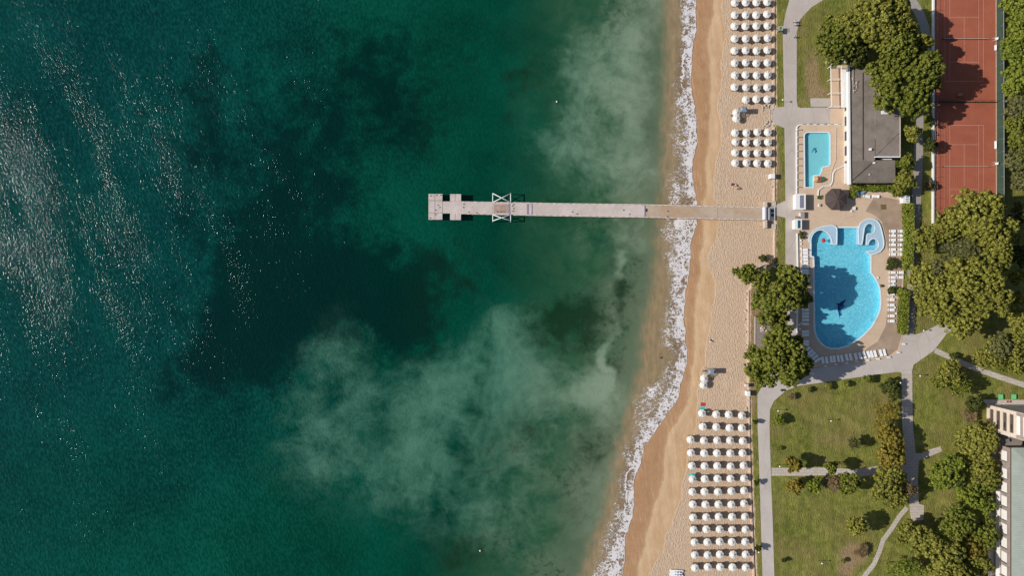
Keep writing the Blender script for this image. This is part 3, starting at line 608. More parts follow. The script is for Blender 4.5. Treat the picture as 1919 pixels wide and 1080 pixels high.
deck('803,363.5 829,363.5 829,411.8 803,411.8', M_pier, 'platform', .06); deck('843.4,363.8 864,363.8 864,377.4 843.4,377.4', M_pier, 'platform', .06); deck('843.4,400.2 863.8,400.2 863.8,412.4 843.4,412.4', M_pier, 'platform', .06)
for q in ('803,376 829,376', '803,399 829,399', '815,364 815,411', '853,364 853,377', '853,401 853,412'):
    a, b = [Vector(v) for v in pxl(q, PZ)]; d = b - a; obj('joint', MB().box((a.x + b.x) / 2, (a.y + b.y) / 2, PZ + .058, d.length, .09, .01, math.atan2(d.y, d.x)), M_dark, t)
ed = MB()
for q in ('864,378.3 1040,381.5 1208,383.9 1345,387.2 1432,388.9', '864,400.6 1040,404.6 1208,407.4 1345,410.4 1432,412.2'):
    ed.wall(pxl(q, PZ), PZ + .002, PZ + .16, .28)
obj('kerb', ed, simple('pier_kerb', (.60, .51, .46), .2, 2, .85), t)
M_vg = simple('violet_grey_steel', (.26, .22, .30), .1, 3)
for q, w in (('954.5,381 954.5,402', .5), ('989,382 989,403', .55), ('997,382 997,403', .28), ('1208.3,384 1208.3,408', .28)):
    a, b = [Vector(v) for v in pxl(q, PZ)]; obj('expansion_joint', MB().box((a.x + b.x) / 2, (a.y + b.y) / 2, PZ + .002, w, (b - a).length, .05), M_vg, t)
obj('hatch', MB().box(*pxl('1210.5,394', PZ)[0], PZ - .04, .8, .9, .06), M_dark, t)
obj('faded_panel', MB().box(*pxl('939,391', PZ)[0], PZ + .001, 4.2, 2.6, .01), simple('rust_stained_concrete', (.40, .285, .225), .2, 2, .9), t)
rp_me = MB().cyl(0, 0, 0, 1.0, .035, n=5).mesh('railing_post'); rp_me.materials.append(M_white)
for y0, y1 in ((378.2, 389.2), (400.9, 412)):
    for i in range(46):
        px = 868 + i * 12.3; f = (px - 864) / (1432 - 864); q = xy(px, y0 + (y1 - y0) * f, PZ)
        obj('railing_post', rp_me, None, t, (q[0], q[1], PZ))
pile = []
for i, px in enumerate([808, 824, 848, 860, 885, 925, 965, 1005, 1045, 1085, 1125, 1165, 1206, 1245, 1280, 1320]):
    f = (px - 864) / 568
    for yy in ((366, 409) if px < 865 else (381 + f * 10.5, 399 + f * 11)):
        q = xy(px, yy, PZ); p_ = obj('pile', MB().cyl(0, 0, -4 - PZ, -.3, .32, n=10), M_pier, t, (q[0], q[1], PZ))
for i, s_ in enumerate((-1, 1)):       # X braced white frames leaning out on both sides
    y_in, y_out = ((379.5, 362.5) if s_ < 0 else (402.5, 414))
    for mir in (0,):
        f = MB(); A_ = [Vector((*xy(px, py, PZ + .5), PZ + .5)) for px, py in ((923.5, y_in), (957, y_in), (957, y_out), (923.5, y_out))]
        for u, v in ((0, 3), (1, 2), (0, 2), (1, 3)): f.tube(A_[u], A_[v], .13)
        for v in (2, 3): f.tube((A_[v].x, A_[v].y, -3), A_[v], .14)
        for v in (0, 1): f.tube((A_[v].x, A_[v].y, PZ), A_[v], .10)
        obj('mooring_frame', f, M_white, t)
for px, py in ((807, 367), (818, 366), (826, 366), (806, 409), (816, 402), (821, 385), (816, 394), (824, 389), (869, 383), (868, 389), (893, 399), (878, 398), (960, 386), (962, 391), (961, 396), (962, 383), (1072, 397), (1081, 401), (932, 397), (938, 397), (944, 397), (1168, 394), (1179, 402), (1251, 396), (1250, 406)):
    q = xy(px, py, PZ); obj('bollard', MB().cyl(q[0], q[1], PZ, PZ + .28, .13, n=8), M_dark, t)
# gateway at the landward end
t = thing('pier_gate', 'white barrel roofed gateway with stone side walls at the landward end of the pier', 'gate')
for y0, y1 in ((378, 388.5), (413, 427.5)):
    obj('side_wall', MB().prism(pxl(f'1433.2,{y0} 1437.8,{y0} 1437.8,{y1} 1433.2,{y1}', L + 1.4), L - .4, L + 1.4), M_stone, t)
obj('landing', MB().prism(pxl('1429,388 1452.5,388 1452.5,413 1429,413', L + .5), L - .4, L + .55), simple('white_grey_slabs', (.56, .52, .50), .12, 1.2, .85), t)
ar = MB(); n = 10
p0 = P(1430, 388.5, L + 3); p1 = P(1437.5, 411.5, L + 3); vs = []
for yv in (p0.y, p1.y):
    for i in range(n + 1):
        th = math.pi * i / n; vs.append(((p0.x + p1.x) / 2 - math.cos(th) * (p1.x - p0.x) / 2, yv, L + 2.5 + .45 * math.sin(th)))
ar.add(vs, [(i, i + n + 1, i + n + 2, i + 1) for i in range(n)], True)
obj('roof', ar, simple('translucent_white_roof', (.66, .66, .70), .06, 3, .4), t)
for px in (1430, 1437.4):
    for py in (389, 411): q = P(px, py, L + 2.4); obj('post', MB().cyl(q.x, q.y, L + .5, L + 2.5, .07), M_white, t)
for py in (395.3, 403.2): q = P(1447.5, py, L + .56); obj('mat', MB().box(q.x, q.y, L + .55, .85, .75, .03), M_dark, t)
for y0 in (377, 420): obj('lower_step', MB().prism(pxl(f'1446,{y0} 1454,{y0} 1454,{y0+10} 1446,{y0+10}', L + .2), L - .4, L + .25), M_stone, t)
# beach wall along the park edge
wl_ = [(1450.8, -30), (1450.8, 120), (1450.6, 196)], [(1451, 238), (1451.5, 376)], [(1452, 430), (1452, 490)], [(1403, 545), (1402.5, 655)], [(1403.5, 715), (1404.5, 800), (1406, 900), (1410, 1000), (1414, 1100)]
labs = ['low sandstone beach wall behind the northernmost parasols', 'low sandstone beach wall behind the parasol block just north of the pier', 'low sandstone beach wall just south of the pier gate', 'pale low wall with rubble at its foot between the two beachside trees', 'long low sandstone wall behind the southern parasols']
for pts, lb in zip(wl_, labs):
    o = obj('beach_wall', MB().wall([xy(*p, L + .2) for p in pts], .6, L + .12, .42), simple('sandstone_wall', (.60, .46, .35), .15, 2, .9)); tag(o, lb, 'wall')
o = obj('beach_wall', MB().wall(W_(arc(1437, 512, 21, 200, 320, 14, 17), L + .3), L - .4, L + .35, .5), M_stone); tag(o, 'curved pale stone wall around the northern beachside tree', 'wall')
o = obj('garden_kerb', MB().wall(W_([(1415, 594), (1414.6, 652)], L + .1), L - .1, L + .16, .3), M_stone); tag(o, 'pale kerb along the mulch bed of the seating court', 'kerb')
o = obj('terrace_wall', MB().wall(W_([(1493, 366), (1493, 246)] + arc(1501, 241.5, 8, 180, 270, 5) + [(1556, 233.3), (1590, 233.6)], L + .3), L, L + .42, .30), M_white); tag(o, "low white wall around the children's pool terrace", 'wall')
o = obj('terrace_wall', MB().wall(W_([(1494, 438), (1495, 500), (1495, 560), (1494, 626)], L + .3), L, L + .45, .30), M_white); tag(o, 'low white wall between promenade and large pool', 'wall')
o = obj('terrace_wall', MB().wall(W_([(1567, 240), (1566, 300), (1557, 325), (1556, 343), (1537, 344)], L + .1), L + .05, L + .22, .14), M_stone); tag(o, "thin angular kerb on the east side of the children's pool", 'kerb')
o = obj('terrace_wall', MB().wall(W_([(1590, 307), (1566, 318), (1561, 325), (1560, 340), (1556, 348), (1542, 350), (1534, 356), (1533, 367)], L + .2), L + .05, L + .38, .22), M_white); tag(o, 'low white stepped kerb between building and brown parasol', 'kerb')
# posts on the white wall
def post(px, py, label, grp, h=1.1, mat=None):
    p = on(px, py); o = obj('terrace_post', post_me, None, None, p); return tag(o, label, 'post', grp)
pm = MB().cyl(0, 0, 0, 1.15, .11, .09, 8); pm.sph(0, 0, 1.2, .16, n=8, m=5); post_me = pm.mesh('terrace_post'); post_me.materials.append(M_stone)
ordn = ['first', 'second', 'third', 'fourth', 'fifth', 'sixth', 'seventh', 'eighth', 'ninth', 'tenth', 'eleventh', 'twelfth', 'thirteenth', 'fourteenth', 'fifteenth', 'sixteenth', 'seventeenth', 'eighteenth', 'nineteenth', 'twentieth', 'twenty-first', 'twenty-second']
for i, px in enumerate((1502, 1514, 1527, 1541, 1554, 1568, 1581)): post(px, 233.3, f"{ordn[i]} short post from the left on the wall above the children's pool", "posts on the wall of the children's pool")
for i, py in enumerate((243.5, 257.4, 270.4, 283.7, 297.6, 310.6, 324, 338, 351.3)): post(1493.5, py, f"{ordn[i]} short post from the top on the wall left of the children's pool", "posts on the wall of the children's pool")
# white bollards along the curved road
bm_ = MB().box(0, 0, 0, .75, .32, .5); bm_.box(0, 0, .5, .82, .38, .08); bm_ = bm_.mesh('stone_bollard'); bm_.materials.append(M_white)
for i, (a, b) in enumerate([(506, 778), (545, 928), (668, 910), (798, 893), (920, 875), (1048, 860), (1172, 845), (1300, 825), (1415, 768), (1480, 668)]):
    if i == 0: continue
    p = on(1460 + a / 6.354, 540 + b / 6.354); tag(obj('white_bollard', bm_, None, None, p), f'{ordn[i-1]} from the west of the white blocks between pool loungers and curved road', 'bollard', 'white blocks along the curved road')

# ---------------------------------------------------------------- restaurant building
BH = 5.0
def BP(s, h=BH): return [xy(*map(float, q.split(',')), L + h) for q in s.split()]
t = thing('restaurant_building', 'flat roofed restaurant with grey felt roofs and white parapet beside the pools', 'building')
main_w = BP('1593,124 1640,120 1640,296 1640,300.5 1678,300.5 1678,342.5 1594.6,342.5 1593.5,300'); right_w = BP('1640.3,196 1687,194 1687,293.5 1640.3,293.5', 5.2)
M_wallw = simple('cream_render', (.62, .56, .48), .08, 1, .85)
obj('wall', MB().prism([(a * .998 + .1, b) for a, b in offs(main_w, -.35)], L, L + BH - .25), M_wallw, t); obj('wall', MB().prism(offs(right_w, -.3), L, L + 4.9), M_wallw, t)
obj('roof', MB().prism(main_w, L + BH - .25, L + BH), M_roof, t); obj('roof', MB().prism(right_w, L + 4.9, L + 5.2), M_roof, t)
obj('roof', MB().prism(BP('1594.9,301.2 1677.6,301.2 1677.6,342 1595.2,342', 5.02), L + BH, L + BH + .05), M_roof2, t)
obj('roof', MB().prism(BP('1618,128 1640,127 1650,150 1650,196 1641,196', 4.8), L + 4.2, L + 4.7), M_roof, t)
se = MB()
for q in ('1594,341 1640,300', '1640.5,293 1686.5,248', '1617,135 1617,300', '1640,260 1640,301'):
    a, b = [Vector(v) for v in BP(q, 5.2)]; d = b - a; se.box((a.x + b.x) / 2, (a.y + b.y) / 2, L + 5.17, d.length, .14, .05, math.atan2(d.y, d.x))
obj('roof_seam', se, simple('dark_bitumen', (.06, .055, .05), .1, 3), t)
obj('parapet', MB().wall(BP('1590.5,124 1592,300 1592.8,345', 5.4), L + 4.3, L + 5.5, .55), M_white, t)
obj('parapet', MB().wall(BP('1687,293.8 1640.5,293.8', 5.4), L + 4.8, L + 5.32, .3), M_white, t); obj('parapet', MB().wall(BP('1687.3,200 1687.3,293', 5.4), L + 4.8, L + 5.30, .25), M_stone, t)
obj('canopy', MB().prism(BP('1583,306 1592,306 1592,345 1583,344', 3.2), L + 3.0, L + 3.2), M_white, t)
obj('canopy', MB().prism(BP('1577,130 1587,130 1587.5,201 1578,201', 3.4), L + 3.1, L + 3.4), M_white, t)
obj('skylight', MB().box(*BP('1659,210.6', 5.5)[0], L + 5.2, 2.0, .9, .35), M_white, t)
obj('vent', MB().cyl(*BP('1631.5,279.5', 5.6)[0], L + 5, L + 5.7, .36), M_white, t)
obj('vent', MB().box(*BP('1638,305', 5.3)[0], L + 5, .6, .5, .4), M_white, t); obj('vent', MB().cyl(*BP('1629.5,327', 5.3)[0], L + 5, L + 5.35, .22), M_stone, t)
obj('vent', MB().box(*BP('1625,126', 5.3)[0], L + 4.5, 1.0, .7, 1.0), M_white, t)
pp = MB()
for q in ('1599,128 1599,168', '1594,150 1594,170', '1596.5,145 1600,152', '1599,161 1606,159', '1600,169 1606,169', '1603,157 1609,151', '1599,168 1601,174', '1606,155 1606,165', '1594,168 1592,172'):
    a, b = [Vector(v) for v in BP(q, 5.3)]; pp.tube((a.x, a.y, L + 5.25), (b.x, b.y, L + 5.25), .10)
obj('roof_pipes', pp, M_stone, t)
# openings on the west wall
for i in range(6):
    q = BP(f'1594.5,{170 + i * 28}', 2.2)[0]; w_ = obj('window', MB().box(main_w[0][0] + .22, q[1], L + .9, .12, 2.6, 1.7), M_glass, t)
    obj('frame', MB().box(main_w[0][0] + .17, q[1], L + .82, .10, 2.8, .09), M_white, w_)
bx = MB(); bx.box(*BP('1662,297.5', 3)[0], L + .1, 3.0, .5, 2.7); obj('wall_unit', bx, M_white, t)
# pergola terrace to the north west
t = thing('pergola', 'white open pergola frame over the narrow terrace west of the grey roofs', 'pergola')
for q in ('1557,124 1559,199', '1577,124 1578,199'): obj('rail', MB().wall(BP(q, 2.8), L + 2.6, L + 2.78, .16), M_white, t)
for y in (123.5, 147.5, 173.5, 198.8):
    for px in (1557.5, 1577.5): q = BP(f'{px},{y}', 2.6)[0]; obj('post', MB().box(q[0], q[1], L + .07, .14, .14, 2.53), M_white, t)
    obj('beam', MB().wall(BP(f'1557.5,{y} 1577.5,{y}', 2.7), L + 2.45, L + 2.59, .12), M_white, t)
def pile_box(px, py, lab, n, mats, cat='furniture', name='covered_furniture'):
    t = thing(name, lab, cat, on(px, py)); r = random.Random(int(px * py))
    for i in range(n):
        mb = MB().box(r.uniform(-1.8, 1.8), r.uniform(-.5, .5), 0, r.uniform(.8, 1.5), r.uniform(.6, 1.1), r.uniform(.6, 1.5), r.uniform(0, 3))
        obj('cover', mb, mats[i % len(mats)], t)
pile_box(1566, 109, 'heap of white covered chairs at the north end of the pergola', 5, [M_plastic, M_canvas]); pile_box(1578, 113, 'white covered bundle under the trees beside the pergola', 4, [M_plastic])
pile_box(1549, 117, 'loose white stools at the north-west corner of the pergola', 3, [M_stone])

# ---------------------------------------------------------------- big brown parasol and kiosks
def canopy_mesh(r, z0, z1, n, val=.12, sag=.06):
    mb = MB(); vs = []; k = 3
    for j in range(k + 1):
        f = j / k
        for i in range(n * 2):
            a = math.pi * i / n + math.pi / n; rr = r * f * (1 if i % 2 == 0 else math.cos(math.pi / n) * 1.005)
            zz = z1 + (z0 - z1) * (f ** 1.1) - (sag * f * (0 if i % 2 == 0 else 1))
            vs.append((rr * math.cos(a), rr * math.sin(a), zz))
    m_ = n * 2
    fs = [(j * m_ + i, (j + 1) * m_ + i, (j + 1) * m_ + (i + 1) % m_, j * m_ + (i + 1) % m_) for j in range(1, k) for i in range(m_)]
    fs += [(0, m_ + i, m_ + (i + 1) % m_) for i in range(m_)]
    b = len(vs); vs += [(vs[k * m_ + i][0] * 1.005, vs[k * m_ + i][1] * 1.005, vs[k * m_ + i][2] - val) for i in range(m_)]
    fs += [(k * m_ + i, b + i, b + (i + 1) % m_, k * m_ + (i + 1) % m_) for i in range(m_)]
    return mb.add(vs, fs)
t = thing('cafe_parasol', 'very large dark brown octagonal parasol between the two pools', 'parasol', sit(1569, 373, 3.6))
obj('canopy', canopy_mesh(3.25, 2.9, 4.1, 8, .2, .1), M_darkcanvas, t); obj('pole', MB().cyl(0, 0, 0, 4.2, .12), M_dark, t); obj('base', MB().cyl(0, 0, 0, .15, .6), M_dark, t)
rb = MB()
for i in range(8):
    a = math.pi / 4 * i + math.pi / 8; rb.tube((0, 0, 4.13), (3.25 * math.cos(a), 3.25 * math.sin(a), 2.93), .035)
obj('ribs', rb, simple('rib_brown', (.13, .10, .09), .1, 4), t)
def kiosk(px, py, sx, sy, h, lab, panel, name='kiosk'):
    t = thing(name, lab, 'kiosk', sit(px, py, h))
    obj('cabin', MB().box(0, 0, .05, sx, sy, h - .25), M_white, t)
    rf = MB().box(0, 0, h - .2, sx + .25, sy + .25, .2); obj('roof', rf, M_white, t); obj('roof_panel', MB().box(sx * .12, 0, h, sx * .42, sy * .86, .05), panel, t)
    obj('counter', MB().box(sx / 2 + .15, 0, 1.0, .3, sy * .8, .06), M_stone, t)
kiosk(1500.5, 378, 2.6, 4.2, 2.5, 'larger white kiosk with long grey roof panel beside the terrace wall', simple('violet_grey_glass', (.20, .20, .26), .08, 2, .3))
kiosk(1496, 420.5, 1.8, 2.6, 2.3, 'small white kiosk with teal roof panel north-west of the large pool', M_teald)
t = thing('cabinet', 'small grey topped cabinet between the two white kiosks', 'cabinet', sit(1504.5, 403, 1.2)); obj('body', MB().box(0, 0, 0, .9, 1.7, 1.15), M_steel, t); obj('top', MB().box(0, 0, 1.15, 1.0, 1.8, .06), simple('grey_top', (.3, .28, .26)), t); obj('shelf', MB().box(-.7, 0, .5, .5, 1.2, .06), M_white, t)
t = thing('shed', 'small white shed with slatted roof at the north end of the clipped hedge', 'shed', sit(1699, 373.5, 2.3)); obj('cabin', MB().box(0, 0, 0, 1.7, 2.0, 2.1), M_white, t); obj('roof', MB().box(0, 0, 2.1, 1.9, 2.2, .12), M_white, t)
for i in range(3): obj('roof_slat', MB().box(.25, -.6 + i * .6, 2.22, .8, .3, .04), M_steel, t)
t = thing('play_boat', "striped red and green play boat with sand coloured bow beside the children's pool", 'play slide', on(1534, 336.5)); 
def hull(z0, z1, x0, x1, w0, w1, mb):
    vs = [(x0, -w0, z0), (x1, -w1, z0), (x1, w1, z0), (x0, w0, z0), (x0, -w0 * .8, z1), (x1, -w1 * .8, z1), (x1, w1 * .8, z1), (x0, w0 * .8, z1)]
    return mb.add(vs, [(3, 2, 1, 0), (4, 5, 6, 7), (0, 1, 5, 4), (1, 2, 6, 5), (2, 3, 7, 6), (3, 0, 4, 7)])
segs = [(-1.5, -.7, .75, .85, M_yellow), (-.7, -.35, .9, .95, M_red), (-.35, -.15, .96, .97, M_wood), (-.15, .2, .98, .96, M_red), (.2, .75, .92, .65, simple('dark_green_plastic', (.03, .16, .07))), (.75, 1.35, .6, .12, simple('dark_green_plastic', (.03, .16, .07)))]
for a, b, w0, w1, mt in segs: obj('hull_band', hull(0, 1.1, a, b - .01, w0, w1, MB()), mt, t)
obj('cabin', MB().cyl(-1.1, 0, 1.1, 1.5, .55, .5, 14), M_yellow, t)
def plant(px, py, r, h, lab, mat):
    t = thing('potted_palm', lab, 'plant', on(px, py)); obj('pot', MB().cyl(0, 0, 0, .5, .25, .33), M_stone, t); mb = MB()
    for i in range(22):
        a = random.uniform(0, 6.28); l = r * random.uniform(.7, 1.1); d = Vector((math.cos(a), math.sin(a), 0)); s_ = Vector((-d.y, d.x, 0)) * .12; z = h * random.uniform(.6, 1)
        mb.add([Vector((0, 0, .45)) - s_ * .4, Vector((0, 0, .45)) + s_ * .4, d * l * .6 + s_ + Vector((0, 0, z)), d * l + Vector((0, 0, z * .7)), d * l * .6 - s_ + Vector((0, 0, z))], [(0, 1, 2, 3, 4)])
    obj('leaves', mb, mat, t)
M_bright = simple('bright_green_leaf', (.07, .17, .03), .3, 8, .6)
plant(1532.5, 370, .75, 1.3, 'bright green potted palm west of the large brown parasol', M_bright)
t = thing('planter_box', 'small white cubic planter south of the potted palm', 'planter', on(1535, 385)); obj('box', MB().box(0, 0, 0, .5, .75, .6), M_white, t); obj('soil', MB().box(.02, 0, .6, .3, .55, .02), M_trunk, t)
def table(px, py, lab, mat=M_white):
    t = thing('table', lab, 'table', on(px, py)); obj('tabletop', MB().box(0, 0, .70, .9, .9, .05), mat, t)
    for x in (-.38, .38):
        for y in (-.38, .38): obj('leg', MB().cyl(x, y, 0, .7, .03, n=6), M_steel, t)
table(1598.5, 391, 'white square table south-east of the large brown parasol')
t = thing('cafe_chair', 'white chair in the shade east of the large brown parasol', 'chair', on(1594, 396)); obj('seat', MB().box(0, 0, .42, .5, .5, .05), M_plastic, t); obj('backrest', MB().box(0, -.23, .45, .5, .05, .45), M_plastic, t)
for x in (-.2, .2):
    for y in (-.2, .2): obj('leg', MB().cyl(x, y, 0, .42, .025, n=6), M_plastic, t)
pile_box(1614, 362, 'stack of blue covered mattresses in front of the restaurant hedge', 3, [M_blue]); 
struct('planting_pit', MB().prism(rect(1650, 383, 1661, 393), L, L + .1), simple('weedy_soil', (.16, .12, .045), .3, 3, .95))

# ---------------------------------------------------------------- hotel buildings (lower right)
M_beige = simple('beige_render', (.62, .52, .43), .08, .8, .85); M_brownw = simple('brown_render', (.30, .245, .215), .12, .7, .85); M_slot = simple('dark_brown_shutter', (.10, .075, .055), .15, 2, .7)
m = Mat('pale_green_sheet_metal'); wv = m.n('ShaderNodeTexWave'); wv.wave_type = 'BANDS'; wv.bands_direction = 'Y'; wv.inputs['Scale'].default_value = .62; wv.inputs['Distortion'].default_value = .4; m.K.new(m.pos, wv.inputs[0])
c = m.mix(m.rng(m.noise(.4, 5), .3, .7), (.29, .33, .28), (.37, .40, .345)); c = m.mix(m.rng(wv.outputs[1], .75, 1, 0, .35), c, (.17, .22, .19)); M_grn = m.end(c, .55, m.bump(wv.outputs[1], .4, .08), .3)
t = thing('hotel_wing', 'long brown hotel wing with pale green metal roof and a row of white balcony doors', 'building')
e = xy(1897.5, 842, L + 9.5); e2 = xy(1898.5, 1100, L + 9.5); x0 = e[0]; y0 = e[1]; y1 = e2[1] - 30; x1 = x0 + 16
obj('wall', MB().box((x0 + x1) / 2, (y0 + y1) / 2, L, x1 - x0, y0 - y1, 9.2), M_brownw, t)
rf = MB(); zz = L + 9.3; xm = (x0 + x1) / 2
rf.add([(x0 - .3, y0 + .3, zz), (x1 + .3, y0 + .3, zz), (x1 + .3, y1, zz), (x0 - .3, y1, zz), (xm, y0 - 7, zz + 1.6), (xm, y1, zz + 1.6)], [(0, 4, 1), (0, 3, 5, 4), (1, 4, 5, 2), (3, 2, 5), (0, 1, 2, 3)])
obj('roof', rf, M_grn, t); obj('gutter', MB().box(x0 - .38, (y0 + y1) / 2, zz - .22, .22, y0 - y1 + .6, .3), simple('dark_brown_gutter', (.16, .115, .09), .1, 2), t)
obj('terrace_band', MB().box(x0 - .16, (y0 + y1) / 2 - 6, L + 2.5, .3, y0 - y1 - 14, 1.5), M_white, t)
obj('terrace_slab', MB().box(x0 - .9, (y0 + y1) / 2 - 7, L + 1.0, 1.6, y0 - y1 - 16, .25), M_beige, t)
for i, py in enumerate((855, 888, 914, 940, 966, 992, 1018, 1045, 1071, 1098)):
    y = xy(1885, py, L + 6.3)[1]
    w_ = obj('balcony_door', MB().box(x0 - .06, y, L + 4.7, .12, 2.7, 3.1), M_canvas, t)
    obj('lintel', MB().box(x0 - .25, y, L + 7.82, .5, 3.1, .12), M_brownw, w_); obj('side_fin', MB().box(x0 - .35, y - 1.47, L + 4.6, .7, .14, 3.2), M_brownw, w_)
t = thing('hotel_tower', 'beige hotel tower with stepped rows of dark window slots at the right edge', 'building')
k0 = 1849; bx0 = xy(k0, 760, L)[0]; ty0 = xy(1849, 758.5, L)[1]; ty1 = xy(1860, 806, L)[1]; TH = 24; bx1 = bx0 + 20
obj('wall', MB().box((bx0 + bx1) / 2, (ty0 + ty1) / 2, L, bx1 - bx0, ty0 - ty1, TH), M_beige, t); obj('roof', MB().box((bx0 + bx1) / 2, (ty0 + ty1) / 2, L + TH, bx1 - bx0 + .4, ty0 - ty1 + .4, .4), M_roof, t)
obj('upper_wall_panel', MB().box(bx0 - .05, (ty0 + ty1) / 2, L + 13.6, .12, ty0 - ty1 - .3, TH - 14), M_brownw, t)
for i in range(7):
    z = L + 2.0 + i * 3.0; yc = (ty0 + ty1) / 2 + .1
    w_ = obj('window', MB().box(bx0 - .10, yc, z, .16 if i < 4 else .24, 5.0, 1.25), M_slot if i < 4 else M_white, t); obj('sill', MB().box(bx0 - .2, yc, z - .14, .4, 5.3, .12), M_beige, w_)
    obj('glass', MB().box(bx0 - .19, yc - .9, z + .25, .03, 1.6, .7), M_glass, w_)
obj('terrace', MB().prism(W_([(1843, 752), (1845, 749.5), (1925, 750), (1925, 759), (1850, 759)], L + .2), L, L + .25), M_stone, t)
t = thing('link_block', 'low flat grey roofed block between hotel tower and green roofed wing', 'building')
obj('wall', MB().prism(BP('1868,806.5 1915,812 1915,840 1874,839.5', 4.5), L, L + 4.3), M_beige, t); obj('roof', MB().prism(offs(BP('1868,806.5 1915,812 1915,840 1874,839.5', 4.5), .15), L + 4.3, L + 4.5), M_roof, t)
obj('roof_box', MB().box(*BP('1888,826', 5)[0], L + 4.5, .9, .9, .8), M_steel, t); obj('roof_box', MB().box(*BP('1893,818', 5)[0], L + 4.5, .7, .4, .5), M_white, t); obj('roof_edge', MB().wall(BP('1867.5,806.8 1906,821', 4.7), L + 4.5, L + 4.75, .2), M_dark, t)
for px, lb in ((1875.5, 'left of the two light green mats on the grass north of the hotel tower'), (1900, 'right of the two light green mats on the grass north of the hotel tower')):
    t = thing('green_table', lb, 'table', sit(px, 744.3, .7)); obj('tabletop', MB().box(0, 0, .66, 1.35, 1.35, .06), M_green, t)
    for x in (-.55, .55):
        for y in (-.55, .55): obj('leg', MB().cyl(x, y, 0, .66, .04, n=6), M_green, t)
t = thing('garden_chair', 'reddish garden chair between the two light green tables', 'chair', on(1887, 753)); obj('seat', MB().box(0, 0, .42, .6, .6, .06), M_red, t); obj('backrest', MB().box(.28, 0, .45, .06, .6, .5), M_wood, t)
for x in (-.25, .25):
    for y in (-.25, .25): obj('leg', MB().cyl(x, y, 0, .42, .03, n=6), M_wood, t)

# ---------------------------------------------------------------- beach parasols and sun beds
um = thing('beach_parasol', 'x', 'parasol', (0, 0, 0), 0, 'white beach parasols in rows')
UR = 1.15
obj('canopy', canopy_mesh(UR, 1.92, 2.34, 8, .10, .03), M_canvas, um); obj('top_vent', canopy_mesh(.30, 2.36, 2.46, 8, .04, 0), M_canvas, um); obj('pole', MB().cyl(0, 0, 0, 2.38, .035, n=8), M_white, um)
bed = thing('sun_bed', 'x', 'sun bed', (0, 0, 0), 0, 'brown sun beds under the beach parasols')
fb = MB().box(.05, 0, .28, 1.9, .62, .06)
for x in (-.75, .75):
    for y in (-.26, .26): fb.box(x, y, 0, .06, .06, .28)
obj('frame', fb, M_wood, bed); obj('mattress', MB().box(-.28, 0, .34, 1.2, .58, .07), M_brown, bed); obj('backrest', MB().box(.62, 0, .37, .68, .58, .06, 0, -.35), M_brown, bed)
n_u = 0
cols5 = ['nearest the sea', 'second from the sea', 'in mid row', 'second from the wall', 'nearest the wall']; cols4 = [cols5[0], cols5[1], cols5[3], cols5[4]]
def upair(px, py, where, beds=True):
    global n_u
    b = sit(px, py, 2.05); a = random.uniform(0, .78)
    rz = a; u = um if n_u == 0 else dup(um); u.location = b; u.rotation_euler = (random.uniform(-.06, .06), random.uniform(-.06, .06), rz); u['label'] = 'white parasol ' + where
    if beds:
        for k, s_ in enumerate((.62, -.42)):
            d = bed if (n_u == 0 and k == 0) else dup(bed); d.location = b + Vector((.45 + random.uniform(-.1, .1), s_ + random.uniform(-.05, .05), .01)); d.rotation_euler = (0, 0, random.uniform(-.05, .05))
            d['label'] = ('upper' if s_ > 0 else 'lower') + ' bed under parasol ' + where
    n_u += 1
rowsA = [4, 27.4, 48.5, 71.3, 94.4, 117.2, 140.2, 163.5]
for i, y in enumerate(rowsA):
    for j, x in enumerate((1377, 1397.6, 1418, 1438.3)): upair(x, y + (-1 if j == 3 else 0), f'{cols4[j]} in the {ordn[i]} row from the top')
for j, x in enumerate((1398, 1418.3, 1438.6)): upair(x, 186, f'{cols4[j + 1]} in the row above the upper tower')
for i, y in enumerate((247.8, 266.5, 286.3, 305.2)):
    for j, x in enumerate((1378.2, 1399, 1419.3, 1439.6)): upair(x, y, f'{cols4[j]} in the {ordn[i]} row just above the pier')
LOW = [[(1316, 775.6), (1342.6, 777), (1366.3, 778.2), (1390, 779.7)], [(1317.9, 800.7), (1343, 801.5), (1368, 802.2), (1391, 803.4)], [(1294.4, 824.7), (1318.9, 826), (1343.6, 826.4), (1367.8, 826.7), (1392.5, 827.7)],
       [(1295, 849.6), (1320.4, 850.8), (1344.4, 850), (1368.5, 850.4), (1392.5, 850.8)], [(1296.2, 873.3), (1320.7, 873.8), (1344.8, 874), (1369.3, 874.5), (1393.3, 874)], [(1297, 898.8), (1321.2, 898.8), (1345.3, 898.3), (1369.6, 898.3), (1394.2, 898.4)],
       [(1297.5, 923.4), (1321.2, 922.9), (1345.9, 922.2), (1370.5, 922), (1394.2, 921.3)], [(1298.9, 946.3), (1322.5, 946.3), (1346.4, 946), (1371, 946), (1394.2, 945.4)], [(1299.3, 970.4), (1323.5, 970.4), (1347, 969.2), (1372.2, 969.7), (1395.6, 969.5)],
       [(1300, 993.8), (1324.2, 993.8), (1348.5, 993.4), (1372.6, 993.8), (1396.9, 993.4)], [(1301, 1017.5), (1325.6, 1017.5), (1349, 1017.2), (1372.6, 1017.5), (1396.5, 1016.6)], [(1301.5, 1041.3), (1325.6, 1041.3), (1349.7, 1041), (1373.5, 1041.3), (1397.4, 1041)],
       [(1302.8, 1065.4), (1326.5, 1065), (1350.3, 1065), (1374, 1065), (1397.8, 1065)]]
for i, r_ in enumerate(LOW):
    for j, (x, y) in enumerate(r_): upair(x, y, f'{(cols4 if len(r_) == 4 else cols5)[j]} in the {ordn[i]} row south of the pier')
